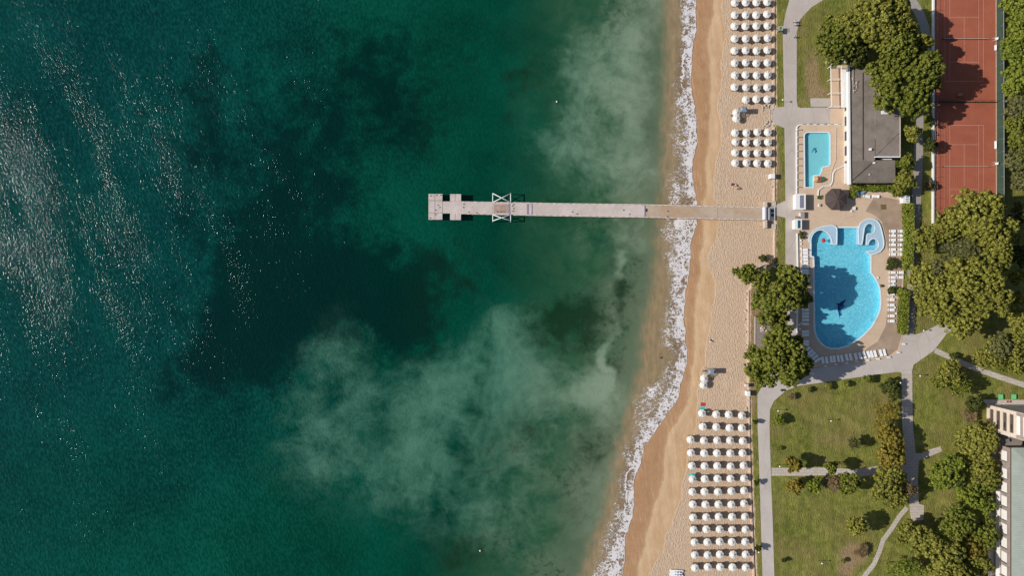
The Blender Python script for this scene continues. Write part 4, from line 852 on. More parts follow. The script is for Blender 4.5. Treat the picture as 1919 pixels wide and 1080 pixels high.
for (x, y, w_) in ((1380, 210.5, 'upper of the pair beside the upper lifeguard tower'), (1380, 222.5, 'lower of the pair beside the upper lifeguard tower'), (1319.5, 710, 'upper of the pair beside the lower lifeguard tower'), (1318, 722, 'lower of the pair beside the lower lifeguard tower')): upair(x, y, w_, False)
t = thing('beach_parasol', 'turquoise parasol peeping out behind a white one at the sea end of its row', 'parasol', sit(1298, 894.5, 1.7)); obj('canopy', canopy_mesh(1.0, 1.6, 1.95, 8, .1, .03), M_teal, t); obj('pole', MB().cyl(0, 0, 0, 1.97, .03), M_white, t)
# lifeguard towers
def tower(px, py, lab):
    b = sit(px, py, 3.4); t = thing('lifeguard_tower', lab, 'lifeguard tower', b, 0, 'lifeguard towers on the beach')
    M_rf = simple('blue_grey_roof', (.22, .27, .33), .12, 3, .6)
    rfm = MB(); rfm.add([(-.95, -.75, 3.1), (.95, -.75, 3.1), (.95, .75, 3.1), (-.95, .75, 3.1), (-.4, 0, 3.55), (.4, 0, 3.55)], [(0, 1, 5, 4), (1, 2, 5), (2, 3, 4, 5), (3, 0, 4), (3, 2, 1, 0)]); obj('roof', rfm, M_rf, t)
    obj('platform', MB().box(0, 0, 1.7, 1.8, 1.4, .1), M_wood, t); obj('cabin_wall', MB().box(.82, 0, 1.8, .06, 1.4, .9), M_steel, t); obj('cabin_wall', MB().box(0, .68, 1.8, 1.7, .05, .9), M_steel, t); obj('cabin_wall', MB().box(0, -.68, 1.8, 1.7, .05, .9), M_steel, t)
    for x in (-.8, .8):
        for y in (-.6, .6): obj('leg', MB().tube((x * 1.15, y * 1.15, 0), (x, y, 3.1), .06), M_steel, t)
    ld = MB(); ld.tube((.2, -2.6, 0), (.2, -.7, 1.7), .05); ld.tube((.75, -2.6, 0), (.75, -.7, 1.7), .05)
    for i in range(6): f = i / 6 + .08; ld.box(.48, -2.6 + 1.9 * f, 1.7 * f, .55, .12, .04)
    obj('ladder', ld, M_wood, t)
tower(1394.6, 204, 'grey roofed lifeguard tower beside two white parasols north of the pier'); tower(1334.5, 697.5, 'grey roofed lifeguard tower beside two white parasols south of the pier')

# ---------------------------------------------------------------- pool loungers
pl = thing('pool_lounger', 'x', 'sun lounger', (0, 0, 0), 0, 'white loungers around the large pool')
fb = MB().box(-.05, 0, .28, 1.95, .76, .05); obj('frame', fb, M_plastic, pl); obj('bed', MB().box(-.35, 0, .33, 1.2, .70, .06), M_plastic, pl); obj('backrest', MB().box(.58, 0, .38, .72, .70, .06, 0, -.45), M_plastic, pl)
lg = MB()
for x in (-.8, .8):
    for y in (-.28, .28): lg.box(x, y, 0, .06, .06, .28)
obj('leg_frame', lg, M_plastic, pl); n_l = 0
def lounger(px, py, rz, lab):
    global n_l
    d = pl if n_l == 0 else dup(pl); d.location = sit(px, py, .35) + Vector((0, 0, .075)); d.rotation_euler = (0, 0, rz); d['label'] = lab; n_l += 1
for i, y in enumerate((433.3, 441.8, 449.8, 459, 467.6, 477)):
    lounger(1672.5, y, math.pi, f'left lounger of the {ordn[i]} pair in the block right of the pool'); lounger(1688.5, y, math.pi, f'right lounger of the {ordn[i]} pair in the block right of the pool')
for i, y in enumerate((511, 520.3, 527.4, 535.8)): lounger(1671.8, y, math.pi, f'{ordn[i]} lounger from the top, below the dark bush right of the pool')
lounger(1687, 511, math.pi, 'upper right lounger next to the hedge below the dark bush'); lounger(1686.5, 520, math.pi, 'lower right lounger next to the hedge below the dark bush')
for i, y in enumerate((551.5, 562, 572, 581, 592.3, 602)): lounger(1669.8, y, math.pi, f'{ordn[i]} lounger from the top in the single column right of the pool')
bot = [(338, 735, -38), (372, 765, -40), (398, 795, -42), (425, 828, -45), (458, 860, -50), (520, 862, -80), (568, 862, -82), (620, 850, -84), (657, 848, -84), (705, 842, -80), (748, 840, -78), (806, 827, -76), (852, 822, -78), (915, 818, -74), (965, 808, -72), (1016, 800, -70), (1065, 793, -70), (1103, 790, -74), (1145, 785, -75), (1212, 777, -74), (1256, 770, -76)]
for i, (a, b, r_) in enumerate(bot): lounger(1460 + a / 6.354, 540 + b / 6.354, R(r_) if i > 4 else R(180 + r_ + 80), f'{ordn[i]} lounger from the left in the curved row below the pool')
for i, y in enumerate((468.5, 474.5, 481, 487, 493.5, 500, 507, 512.5, 518.5, 526, 533)): lounger(1507.6 + i * .15, y, math.pi, f'{ordn[i]} lounger from the top in the upper column left of the pool')
for i, y in enumerate((574, 581, 587.5, 593.5, 600, 607.5, 622, 628, 640.5, 646)): lounger(1509.2, y, math.pi, f'{ordn[i]} lounger from the top in the lower column left of the pool')
lounger(1624, 368, R(172), 'left of two white loungers in front of the restaurant hedge'); lounger(1641, 368, R(-5), 'right of two white loungers in front of the restaurant hedge')
stm = MB().cyl(0, 0, 0, .42, .06, n=8); stm.cyl(0, 0, .42, .47, .28, n=14); stm = stm.mesh('side_table'); stm.materials.append(M_plastic)
TB = [(1674, 437.5), (1674, 454.5), (1672, 472), (1680, 516), (1674, 531.5), (1672, 557), (1677, 576.8), (1679, 588), (1645, 520.5)], [(1500.5, 451), (1501, 457.5), (1500.5, 466), (1501, 478), (1501, 490), (1500.5, 503), (1498, 609), (1499, 617), (1502, 606), (1505, 660), (1507, 668)]
for side, tb in zip(('right', 'left'), TB):
    for i, (x, y) in enumerate(sorted(tb, key=lambda q: q[1])):
        tag(obj('side_table', stm, None, None, sit(x, y, .4)), f'{ordn[i]} small white side table from the top, on the {side} of the large pool', 'table', 'small white tables among the pool loungers')

# thin poolside posts that throw long shadows over the pool edge
for i, y in enumerate((469.5, 484.8, 503)):
    t = thing('poolside_post', f'{("upper", "middle", "lower")[i]} of three thin dark posts on the west edge of the large pool', 'post', on(1513, y)); obj('pole', MB().cyl(0, 0, 0, 1.9, .06, n=8), M_dark, t); obj('shower_head', MB().box(.15, 0, 1.85, .4, .16, .08), M_dark, t)
t = thing('pool_ladder', 'metal ladder on the south-east edge of the large pool', 'ladder', on(1638.5, 600)); lm = MB()
for s_ in (-.25, .25): lm.tube((.4, s_, 0), (.2, s_, .8), .03); lm.tube((.2, s_, .8), (-.5, s_, .6), .03); lm.tube((-.5, s_, .6), (-.5, s_, -.9), .03)
obj('handrail', lm, M_steel, t); obj('steps', MB().box(-.5, 0, -.4, .15, .5, .04), M_steel, t)

# ---------------------------------------------------------------- small beach and promenade things
def lamp(px, py, lab):
    t = thing('garden_lamp', lab, 'lamp', sit(px, py, 2.4), 0, 'white globe lamps in the park'); obj('pole', MB().cyl(0, 0, 0, 2.3, .05, n=8), M_dark, t); obj('globe', MB().sph(0, 0, 2.45, .24), M_white, t)
for px, py, lb in ((1557.5, 789.5, 'white globe lamp in the middle of the northern lawn'), (1458.3, 770.7, 'white globe lamp at the north-west corner of the northern lawn beside a shrub'), (1461.3, 875, 'white globe lamp at the west end of the slab path between the lawns'), (1572, 874, 'white globe lamp beside the slab path between the two dark tree shadows'),
                   (1687.5, 718, 'white globe lamp beside the large domed bush and slab path'), (1540.5, 1057, 'white globe lamp in the lower part of the southern lawn'), (1724.5, 705, 'pale green globe lamp on the grass east of the slab path'), (1731, 620, 'white globe lamp at the road junction south of the big trees'), (1422, 1036, 'white globe lamp beside the lower promenade shrub'), (1467, 187, 'lamp at the west edge of the upper promenade')):
    lamp(px, py, lb)
def frustum_bin(px, py, lab, mat=M_white):
    t = thing('litter_bin', lab, 'bin', on(px, py)); obj('body', MB().cyl(0, 0, 0, .85, .27, .33, 12), mat, t); obj('lid', MB().cyl(0, 0, .85, .93, .35, .3, 12), M_dark, t)
frustum_bin(1464, 731.5, 'dark litter bin at the inner edge of the curved road', M_dark); frustum_bin(1466, 62, 'grey litter bin at the west edge of the upper promenade', M_steel)
def hut(px, py, sx, sy, h, lab, m1=M_white):
    t = thing('beach_cubicle', lab, 'changing cubicle', sit(px, py, h)); 
    for dx, dy, a, b in ((0, sy / 2, sx, .05), (0, -sy / 2, sx, .05), (-sx / 2, 0, .05, sy), (sx / 2, 0, .05, sy)): obj('panel', MB().box(dx, dy, .15, a, b - .004, h - .2), m1, t)
    obj('roof', MB().box(0, 0, h - .05, sx * .96, sy * .96, .05), m1, t)
    for dx in (-sx / 2, sx / 2):
        for dy in (-sy / 2, sy / 2): obj('post', MB().cyl(dx * 1.03, dy * 1.03, 0, h + .06, .04, n=6), M_steel, t)
hut(1448.5, 330, 1.2, 1.3, 2.2, 'white changing cubicle on the beach wall north of the pier'); hut(1403, 738.5, .9, 1.4, 2.2, 'white changing cubicle with square dark shadow south of the beachside trees'); hut(1400.5, 723.5, .7, .9, 2.0, 'small pinkish changing cubicle directly under the southern beachside tree', simple('pale_pink_panel', (.65, .48, .45)))
t = thing('information_board', 'pale open box frame at the west edge of the upper promenade', 'stand', sit(1463.5, 52.5, 1.9)); fm = MB()
for x in (-.5, .5):
    for y in (-.5, .5): fm.box(x, y, 0, .1, .1, 1.9)
for q in (-.5, .5): fm.box(0, q, 1.82, 1.1, .09, .1); fm.box(q, 0, 1.823, .09, .9, .1)
obj('frame', fm, simple('pale_green_frame', (.55, .60, .42)), t); obj('panel', MB().box(0, 0, .2, .95, .95, 1.4), M_steel, t)
def rocks(px, py, lab, n=9, sx=2.0, sy=1.0):
    t = thing('rock_heap', lab, 'rocks', on(px, py)); r = random.Random(int(px + py))
    for i in range(n):
        mb = MB().sph(r.uniform(-sx, sx), r.uniform(-sy, sy), r.uniform(.05, .3), r.uniform(.2, .45), r.uniform(.2, .4), r.uniform(.15, .3), 7, 5); obj('rock', mb, M_rock, t)
rocks(1442, 202, 'pale rocks and driftwood at the upper beach entrance steps'); rocks(1444, 231, 'pale rocks at the lower beach entrance steps', 12); rocks(1448, 345, 'small pale rocks at the foot of the wall south of the cubicle', 5, .4, 1.2)
rocks(1399, 570, 'rubble strewn along the foot of the wall, upper part', 16, .5, 3.5); rocks(1398.5, 620, 'rubble strewn along the foot of the wall, lower part', 16, .5, 4.5); rocks(1400, 758, 'few pale stones by the wall above the southern parasols', 6, .5, 2.0)
rocks(1431, 617, 'pale stone fountain ruin in the middle of the seating court', 10, .8, .8)
for y, lb in ((200.5, 'upper stone beach stair at the cross path'), (234.5, 'lower stone beach stair at the cross path')):
    t = thing('beach_stair', lb, 'steps')
    for i in range(4): obj('step', MB().prism(pxl(f'{1441+i*2.5},{y-3.2} {1443.4+i*2.5},{y-3.2} {1443.4+i*2.5},{y+3.2} {1441+i*2.5},{y+3.2}', 1.2), .7, .95 + i * .14), M_stone, t)
t = thing('boardwalk', 'pale plank boardwalk frame in the sand at the cross path', 'boardwalk')
for px in (1443.5, 1447.5): obj('beam', MB().wall(pxl(f'{px},205 {px},228', 1.2), 1.0, 1.16, .14), M_stone, t)
o = obj('timber_frame', MB().wall(pxl('1424,414 1434,414 1433,424 1424,425', 1.3), .9, 1.15, .15), M_wood); tag(o, 'dark timber edged sand box beside the pier gate', 'frame')
# towels and beach chairs
def towel(px, py, sx, sy, mat, lab, rz=0, cat='towel'):
    p = on(px, py); mb = MB(); n = 6; vs = []
    for j in range(n + 1):
        for i in range(n + 1): vs.append(((i / n - .5) * sx, (j / n - .5) * sy, .035 + .02 * math.sin(i * 2.1 + j)))
    mb.add(vs, [(j * (n + 1) + i, j * (n + 1) + i + 1, (j + 1) * (n + 1) + i + 1, (j + 1) * (n + 1) + i) for j in range(n) for i in range(n)], True); o = obj('towel', mb, mat, None, p); o.rotation_euler.z = rz; tag(o, lab, cat)
towel(1375.5, 346, 1.5, .75, M_maroon, 'dark maroon towel spread on the dry sand just north of the pier', -.1); towel(1318, 758.5, 1.5, 1.0, M_red, 'red towel directly above the turquoise one near the first southern parasol', -.1); towel(1316.5, 766, 1.6, .9, M_teal, 'turquoise towel near the first southern parasol', .05)
towel(1332.5, 639, 1.2, .9, M_canvas, 'white towel under the person on the open sand', .2)
# catamaran pedalo at the bottom edge
t = thing('pedalo', 'white pedal boat with dark seats beached at the bottom edge of the picture', 'boat', on(1266.5, 1074), R(-4))
for s_ in (-1, 1):
    h_ = MB(); vs = []; xs2 = [-2.0, -1.7, 0, 1.7, 2.0]; ws2 = [.05, .28, .33, .3, .2]
    for x_, w_ in zip(xs2, ws2): vs += [(x_, s_ * .62 - w_, .62), (x_, s_ * .62 + w_, .62), (x_, s_ * .62 + w_ * .7, .12 if abs(x_) < 1.9 else .35), (x_, s_ * .62 - w_ * .7, .12 if abs(x_) < 1.9 else .35)]
    fs = [(i * 4 + k, i * 4 + (k + 1) % 4, i * 4 + 4 + (k + 1) % 4, i * 4 + 4 + k) for i in range(4) for k in range(4)] + [(3, 2, 1, 0), (16, 17, 18, 19)]
    obj('hull', h_.add(vs, fs), M_plastic, t)
obj('deck', MB().box(-.1, 0, .58, 3.5, 1.5, .1), M_plastic, t)
for y in (-.38, .38): obj('seat', MB().box(.5, y, .68, .5, .5, .18), M_steel, t); obj('backrest', MB().box(.82, y, .8, .1, .5, .45), M_plastic, t); obj('pedals', MB().cyl(-.25, y, .68, .85, .12), M_dark, t)
# ---------------------------------------------------------------- people
def skin_body(J, E, name):
    me = bpy.data.meshes.new(name); me.from_pydata([j[:3] for j in J], [], []); 
    me = bpy.data.meshes.new(name); me.from_pydata([j[:3] for j in J], E, [])
    o = bpy.data.objects.new(name, me); C.objects.link(o); md = o.modifiers.new('s', 'SKIN')
    for v, j in zip(me.skin_vertices[0].data, J): v.radius = (j[3], j[4] if len(j) > 4 else j[3])
    me.skin_vertices[0].data[0].use_root = True
    sb = o.modifiers.new('d', 'SUBSURF'); sb.levels = sb.render_levels = 1
    dg = bpy.context.evaluated_depsgraph_get(); m2 = bpy.data.meshes.new_from_object(o.evaluated_get(dg)); bpy.data.objects.remove(o)
    m2.polygons.foreach_set('use_smooth', [True] * len(m2.polygons)); return m2
def person(px, py, lab, rz, pose='walk', shirt=M_white, pants=M_black, hair=M_black, z=None):
    b = on(px, py)
    if z is not None: b.z = z
    t = thing('person', lab, 'person', b, rz)
    if pose == 'walk':
        J = [(0, 0, .93, .13, .15), (0, 0, 1.15, .12, .15), (0, 0, 1.38, .13, .17), (.01, 0, 1.50, .055), (.03, 0, 1.62, .085, .075), (.02, 0, 1.72, .08, .07),
             (.05, .10, .88, .085), (.20, .10, .48, .06), (.10, .10, .07, .045), (.24, .10, .03, .035), (-.03, -.10, .88, .085), (-.08, -.10, .48, .06), (-.32, -.10, .12, .045), (-.20, -.10, .04, .035),
             (0, .21, 1.38, .06), (-.08, .27, 1.12, .042), (.08, .27, .90, .032), (.13, .27, .82, .025), (0, -.21, 1.38, .06), (.06, -.27, 1.12, .042), (.22, -.27, .95, .032), (.28, -.27, .90, .025)]
    elif pose == 'sit':
        J = [(0, 0, .16, .14, .16), (-.06, 0, .38, .13, .15), (-.05, 0, .60, .13, .17), (-.02, 0, .72, .055), (.02, 0, .84, .085, .075), (.01, 0, .94, .08, .07),
             (.08, .10, .13, .09), (.42, .13, .42, .065), (.66, .12, .07, .045), (.80, .12, .05, .035), (.08, -.10, .13, .09), (.45, -.12, .12, .065), (.80, -.12, .08, .045), (.90, -.12, .14, .035),
             (-.05, .21, .60, .06), (.10, .28, .40, .042), (.32, .20, .40, .032), (.38, .18, .40, .025), (-.05, -.21, .60, .06), (-.22, -.28, .36, .042), (-.26, -.30, .10, .032), (-.26, -.32, .05, .025)]
    elif pose == 'lie':
        J = [(0, 0, .14, .12, .16), (-.24, 0, .14, .11, .15), (-.47, 0, .15, .11, .17), (-.58, 0, .14, .055), (-.70, 0, .15, .085, .08), (-.80, 0, .15, .075, .07),
             (.05, .10, .13, .085), (.45, .16, .12, .062), (.85, .18, .09, .045), (.93, .18, .16, .035), (.05, -.10, .13, .085), (.40, -.16, .30, .062), (.70, -.16, .08, .045), (.80, -.16, .06, .035),
             (-.46, .21, .14, .058), (-.30, .40, .09, .042), (-.10, .46, .06, .032), (-.02, .47, .06, .025), (-.46, -.21, .14, .058), (-.66, -.40, .09, .042), (-.85, -.30, .08, .032), (-.92, -.26, .08, .025)]
    else:   # swimming, arms forward
        J = [(0, 0, .02, .12, .15), (.24, 0, .05, .11, .15), (.47, 0, .08, .11, .17), (.58, 0, .12, .055), (.70, 0, .17, .085, .075), (.78, 0, .20, .075, .07),
             (-.05, .10, .0, .085), (-.45, .18, -.02, .06), (-.82, .22, -.05, .045), (-.95, .22, -.08, .035), (-.05, -.10, 0, .085), (-.45, -.18, -.05, .06), (-.80, -.25, -.05, .045), (-.93, -.25, -.06, .035),
             (.46, .21, .08, .058), (.72, .34, .05, .042), (.98, .30, .04, .032), (1.06, .28, .03, .025), (.46, -.21, .08, .058), (.30, -.45, .05, .042), (.10, -.50, .02, .032), (.02, -.50, 0, .025)]
    E = [(0, 1), (1, 2), (2, 3), (3, 4), (4, 5), (0, 6), (6, 7), (7, 8), (8, 9), (0, 10), (10, 11), (11, 12), (12, 13), (2, 14), (14, 15), (15, 16), (16, 17), (2, 18), (18, 19), (19, 20), (20, 21)]
    obj('body', skin_body(J, E, 'body'), M_skin, t)
    Js = [(*J[0][:3], .15, .17), (*J[1][:3], .145, .17), (*J[2][:3], .15, .19), (*J[14][:3], .085), (*[(J[14][k] + J[15][k]) / 2 for k in range(3)], .075), (*J[18][:3], .085), (*[(J[18][k] + J[19][k]) / 2 for k in range(3)], .075)]
    obj('shirt', skin_body(Js, [(0, 1), (1, 2), (2, 3), (3, 4), (2, 5), (5, 6)], 'shirt'), shirt, t)
    Jp = [(*J[0][:3], .155, .175), (*J[6][:3], .11), (*J[7][:3], .085), (*J[10][:3], .11), (*J[11][:3], .085)]
    obj('shorts', skin_body(Jp, [(0, 1), (1, 2), (0, 3), (3, 4)], 'shorts'), pants, t)
    hd = J[5]; d = Vector(J[5][:3]) - Vector(J[4][:3]); c_ = Vector(J[4][:3]) + d * .75 + Vector((-.03, 0, .02)); obj('hair', MB().sph(c_.x, c_.y, c_.z, .115, .105, .105, 10, 7), hair, t)
person(1486.8, 42, 'person in white shirt walking on the upper promenade, upper one of two side by side', R(180), 'walk', M_white, M_black)
person(1487.5, 47.5, 'person in pale top walking on the upper promenade, lower one of two side by side', R(175), 'walk', M_canvas, M_blue)
person(1486.8, 70, 'person in white shirt walking alone at the grass edge of the upper promenade', R(250), 'walk', M_white, M_black)
person(1380.5, 347.5, 'person lying beside the dark maroon towel north of the pier', R(-30), 'lie', M_canvas, M_black)
person(1384, 353.5, 'person in dark clothes sitting on the sand near the maroon towel', R(200), 'sit', M_black, M_black)
person(1332.5, 638.5, 'person lying on a white towel on the open sand', R(150), 'lie', M_black, M_black, simple('light_hair', (.30, .2, .1)))
person(1490, 407.5, 'person in dark red clothes beside the small white kiosk, upper one of two', R(0), 'walk', M_maroon, M_black); person(1489, 424, 'person in black beside the small white kiosk, lower one of two', R(10), 'walk', M_black, M_black)
person(1315.5, 695.5, 'person in dark clothes walking left of the lower lifeguard tower', R(180), 'walk', M_black, M_wood)
person(1326, 771, 'person in white shirt standing beside the first southern parasol', R(90), 'walk', M_white, M_black)
person(1239, 670.5, 'swimmer in dark clothing in the brown shallows south of the pier', R(180), 'swim', M_black, M_black, z=.15)
person(1371.3, 216.5, 'person sitting left of the two parasols at the upper lifeguard tower', R(180), 'sit', M_wood, M_black)
def buoy(px, py, lab):
    t = thing('buoy', lab, 'buoy', P(px, py, .16), 0, 'white buoys on the sea'); obj('float', MB().sph(0, 0, .10, .27), M_white, t); obj('mast', MB().cyl(0, 0, .4, .9, .04), M_white, t)
buoy(1043.5, 190.5, 'white buoy on the green water north of the pier'); buoy(900, 1033, 'small white buoy near the dark weed at the bottom of the picture')

# ---------------------------------------------------------------- vegetation
def leafmat(name, a, b, hi):
    m = Mat(name); oi = m.n('ShaderNodeObjectInfo').outputs['Random']; n1 = m.noise(.8, 3, .65); n2 = m.noise(2.4, 2, .6)
    c = m.mix(m.rng(n1, .36, .62), a, b); c = m.mix(m.rng(n2, .46, .68, 0, .85), c, hi); c = m.mix(m.math('MULTIPLY', oi, .30), c, tuple(x * .68 for x in a))  # hi colour paints sunlit highlights onto scattered spots of the leaves
    m.end(c, .62, None, .22)
    tl = m.n('ShaderNodeBsdfTranslucent'); m.put(tl.inputs[0], c); ms = m.n('ShaderNodeMixShader'); ms.inputs[0].default_value = .10
    m.K.new(m.b.outputs[0], ms.inputs[1]); m.K.new(tl.outputs[0], ms.inputs[2]); m.K.new(ms.outputs[0], m.out.inputs[0]); return m.m
LM = {'olive': leafmat('olive_leaves', (.070, .092, .010), (.155, .178, .018), (.38, .38, .075)),
      'golden': leafmat('golden_green_leaves', (.100, .114, .012), (.218, .215, .028), (.50, .455, .11)),
      'ochre': leafmat('ochre_leaves', (.13, .110, .014), (.26, .205, .028), (.44, .34, .065)),
      'lime': leafmat('fresh_green_leaves', (.085, .125, .010), (.20, .235, .022), (.40, .42, .08)),
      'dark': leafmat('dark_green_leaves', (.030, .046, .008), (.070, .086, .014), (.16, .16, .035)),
      'greyg': leafmat('grey_green_leaves', (.075, .085, .024), (.145, .145, .048), (.30, .28, .11)),
      'rust': leafmat('rusty_brown_leaves', (.12, .085, .035), (.20, .145, .065), (.34, .25, .13))}
def leaf_quads(cen, nor, size, rg, asp=1.5):
    n = len(cen); nor = nor / np.linalg.norm(nor, axis=1, keepdims=True)
    t = rg.normal(size=(n, 3)); u = np.cross(nor, t); u /= np.linalg.norm(u, axis=1, keepdims=True); v = np.cross(nor, u)
    s = (size * rg.uniform(.55, 1.4, n))[:, None]; u = u * s * .5 * asp; v = v * s * .5
    V = np.stack([cen - u, cen - v * .9 - nor * s * .12, cen + u, cen + v * .9 - nor * s * .12], 1)
    return V.reshape(-1, 3)
def quads_mesh(V, name, extra=None):
    n = len(V) // 4; me = bpy.data.meshes.new(name); nv = len(V)
    F = np.arange(nv).reshape(-1, 4)
    me.vertices.add(nv); me.vertices.foreach_set('co', V.astype(np.float32).ravel()); me.loops.add(nv); me.loops.foreach_set('vertex_index', F.ravel().astype(np.int32))
    me.polygons.add(n); me.polygons.foreach_set('loop_start', np.arange(0, nv, 4, dtype=np.int32)); me.update(calc_edges=True); return me
def crown(seed, R_, Ht, leaf=.42, clump=.85, lobes=8, gap=.36, fill=1.0, flat=.75):
    """domed crown of radius R_, centred on z=0 (its height centre)"""
    rg = np.random.default_rng(seed); Ls = []
    Ls.append((0, 0, Ht * .06, R_ * .58, Ht * .40))
    for i in range(lobes):
        a = 2 * math.pi * i / lobes + rg.uniform(-.35, .35); rr = R_ * rg.uniform(.46, .74); rad = R_ * rg.uniform(.26, .42)
        Ls.append((rr * math.cos(a), rr * math.sin(a), Ht * rg.uniform(-.16, .16), rad, min(rad * flat * rg.uniform(.8, 1.1), Ht * .45)))
    for i in range(max(2, lobes // 3)):
        a = rg.uniform(0, 6.28); rr = R_ * rg.uniform(.15, .4); rad = R_ * rg.uniform(.24, .36); Ls.append((rr * math.cos(a), rr * math.sin(a), Ht * rg.uniform(.12, .28), rad, rad * flat))
    cs, ns = [], []
    for (x, y, z, r, h) in Ls:
        k = int(4.4 * r * r / (clump * clump) * 1.25) + 5
        d = rg.normal(size=(k, 3)); d /= np.linalg.norm(d, axis=1, keepdims=True); d[:, 2] = np.where(d[:, 2] < -.25, -d[:, 2], d[:, 2])
        c_ = np.array([x, y, z]) + d * np.array([r, r, h]) * rg.uniform(.80, 1.08, (k, 1)); keep = rg.random(k) > gap
        c_, d = c_[keep], d[keep]
        inside = np.zeros(len(c_), bool)
        for (X, Y, Z, R2, H2) in Ls:
            q = (((c_ - np.array([X, Y, Z])) / np.array([R2, R2, H2])) ** 2).sum(1); inside |= q < .52
        cs.append(c_[~inside]); ns.append(d[~inside])
    cs = np.concatenate(cs); ns = np.concatenate(ns); per = int(26 * fill * (clump / leaf / 2) ** 2); out = []
    crad = clump * (.5 + .95 * rg.random(len(cs)) ** 1.4)
    for c_, n_, cr in zip(cs, ns, crad):
        d = rg.normal(size=(per, 3)) + n_ * .55 + np.array([0, 0, .25]); d /= np.linalg.norm(d, axis=1, keepdims=True)
        p = c_ + d * cr * np.array([.62, .62, .52]) * rg.uniform(.75, 1.05, (per, 1)); out.append(leaf_quads(p, d + rg.normal(size=(per, 3)) * .24, leaf, rg))
    # inner leaves keep the crown closed
    ki = int(len(cs) * 6 * fill); li = rg.integers(0, len(Ls), ki); d = rg.normal(size=(ki, 3)); d /= np.linalg.norm(d, axis=1, keepdims=True)
    LA = np.array(Ls); p = LA[li, :3] + d * np.stack([LA[li, 3], LA[li, 3], LA[li, 4]], 1) * rg.uniform(.30, .68, (ki, 1)); out.append(leaf_quads(p, d + rg.normal(size=(ki, 3)) * .5, leaf * 2.0, rg))
    return quads_mesh(np.concatenate(out), 'crown')
def spiky(seed, R_, Ht, n=900):      # long narrow leaves in tufts: willow-, tamarisk- and palm-like crowns
    rg = np.random.default_rng(seed); out = []
    for i in range(int(10 + R_ * R_ * 2.2)):
        rr = R_ * math.sqrt(rg.random()) * .85; a = rg.uniform(0, 6.28); c_ = np.array([rr * math.cos(a), rr * math.sin(a), Ht * (.45 * (1 - (rr / R_) ** 2)) * rg.uniform(.7, 1.1)])
        k = 42; th = rg.uniform(0, 6.28, k); up = rg.uniform(-.25, .9, k); d = np.stack([np.cos(th), np.sin(th), up], 1); d /= np.linalg.norm(d, axis=1, keepdims=True); l = rg.uniform(.5, 1.1, k)[:, None]
        s = np.cross(d, [0, 0, 1]); s /= np.linalg.norm(s, axis=1, keepdims=True); w = .085
        V = np.stack([c_ + d * .05 - s * w, c_ + d * l * .6 - s * w, c_ + d * l - np.array([0, 0, 1]) * l * .25, c_ + d * l * .6 + s * w], 1); out.append(V.reshape(-1, 3))
    return quads_mesh(np.concatenate(out), 'crown')
CR = {'L': [crown(11 + i, 7.0, 7.0, .38, .98, 10 + i % 3) for i in range(5)], 'M': [crown(31 + i, 4.4, 5.0, .36, .86, 8) for i in range(4)],
      'S': [crown(51 + i, 2.4, 3.0, .30, .50, 6) for i in range(4)], 'X': [crown(71 + i, 1.1, 1.5, .20, .30, 5) for i in range(3)],
      'P': [crown(91 + i, 4.6, 4.5, .40, .70, 8, .55, .5) for i in range(3)], 'W': [spiky(111 + i, 4.0, 3.2) for i in range(3)], 'V': [spiky(121 + i, 1.6, 1.6) for i in range(2)]}
CRr = {'L': 7.0, 'M': 4.4, 'S': 2.4, 'X': 1.1, 'P': 4.6, 'W': 4.0, 'V': 1.6}
mesh_cache = {}
def tree(px, py, rp, h, lab, mat='olive', cls=None, name='broadleaf_tree', cat='tree', group=None):
    r = rp * S
    if cls is None: cls = 'L' if r > 5.0 else 'M' if r > 3.0 else 'S' if r > 1.5 else 'X'
    k = r / CRr[cls]; pv = random.randrange(len(CR[cls])); key = (cls, pv, mat)
    if key not in mesh_cache:
        me = CR[cls][pv].copy(); me.materials.clear(); me.materials.append(LM[mat]); mesh_cache[key] = me
    h = h * (.85 if px > 1800 and py > 780 else 1.0 if px > 1880 else 1.3 if h >= 4 else 1.0) if cat == 'tree' else h
    if py > 500 and 1440 < px < 1560 and h > 13: h *= 1.12
    zf = .66 if h > 5 else .6
    zc = h * zf; g = on(px, py); b = P(px, py, g.z + zc); loc = Vector((b.x, b.y, g.z))
    t = thing(name, lab, cat, loc, 0, group)
    o = obj('crown' if h > 3 else 'foliage', mesh_cache[key], None, t, (0, 0, zc)); kz = (h * (.50 if h > 9 else .62 if h > 5 else .76)) / {'L': 7.0, 'M': 5.0, 'S': 3.0, 'X': 1.5, 'P': 4.5, 'W': 3.2, 'V': 1.6}[cls]
    o.rotation_euler = (0, 0, random.uniform(0, 6.28)); o.scale = (k * random.uniform(.96, 1.06), k * random.uniform(.96, 1.06), kz)
    tr_ = MB(); th = h * .72; r0 = max(.04, h * .022); pts = [Vector((0, 0, -.1)), Vector((random.uniform(-.2, .2), random.uniform(-.2, .2), th * .45)), Vector((random.uniform(-.3, .3), random.uniform(-.3, .3), th))]
    tr_.tube(pts[0], pts[1], r0, r0 * .75, 8); tr_.tube(pts[1], pts[2], r0 * .75, r0 * .35, 8)
    for i in range(6 if h > 3 else 4):
        a = 6.28 * i / 6 + random.uniform(-.3, .3); f = random.uniform(.5, .95); p = pts[1].lerp(pts[2], f - .4); tr_.tube(p, p + Vector((math.cos(a) * r * .62, math.sin(a) * r * .62, h * .16)), r0 * .42, r0 * .12, 5)
    obj('trunk', tr_, M_trunk, t); return t
G1 = 'trees between upper promenade, restaurant and courts'
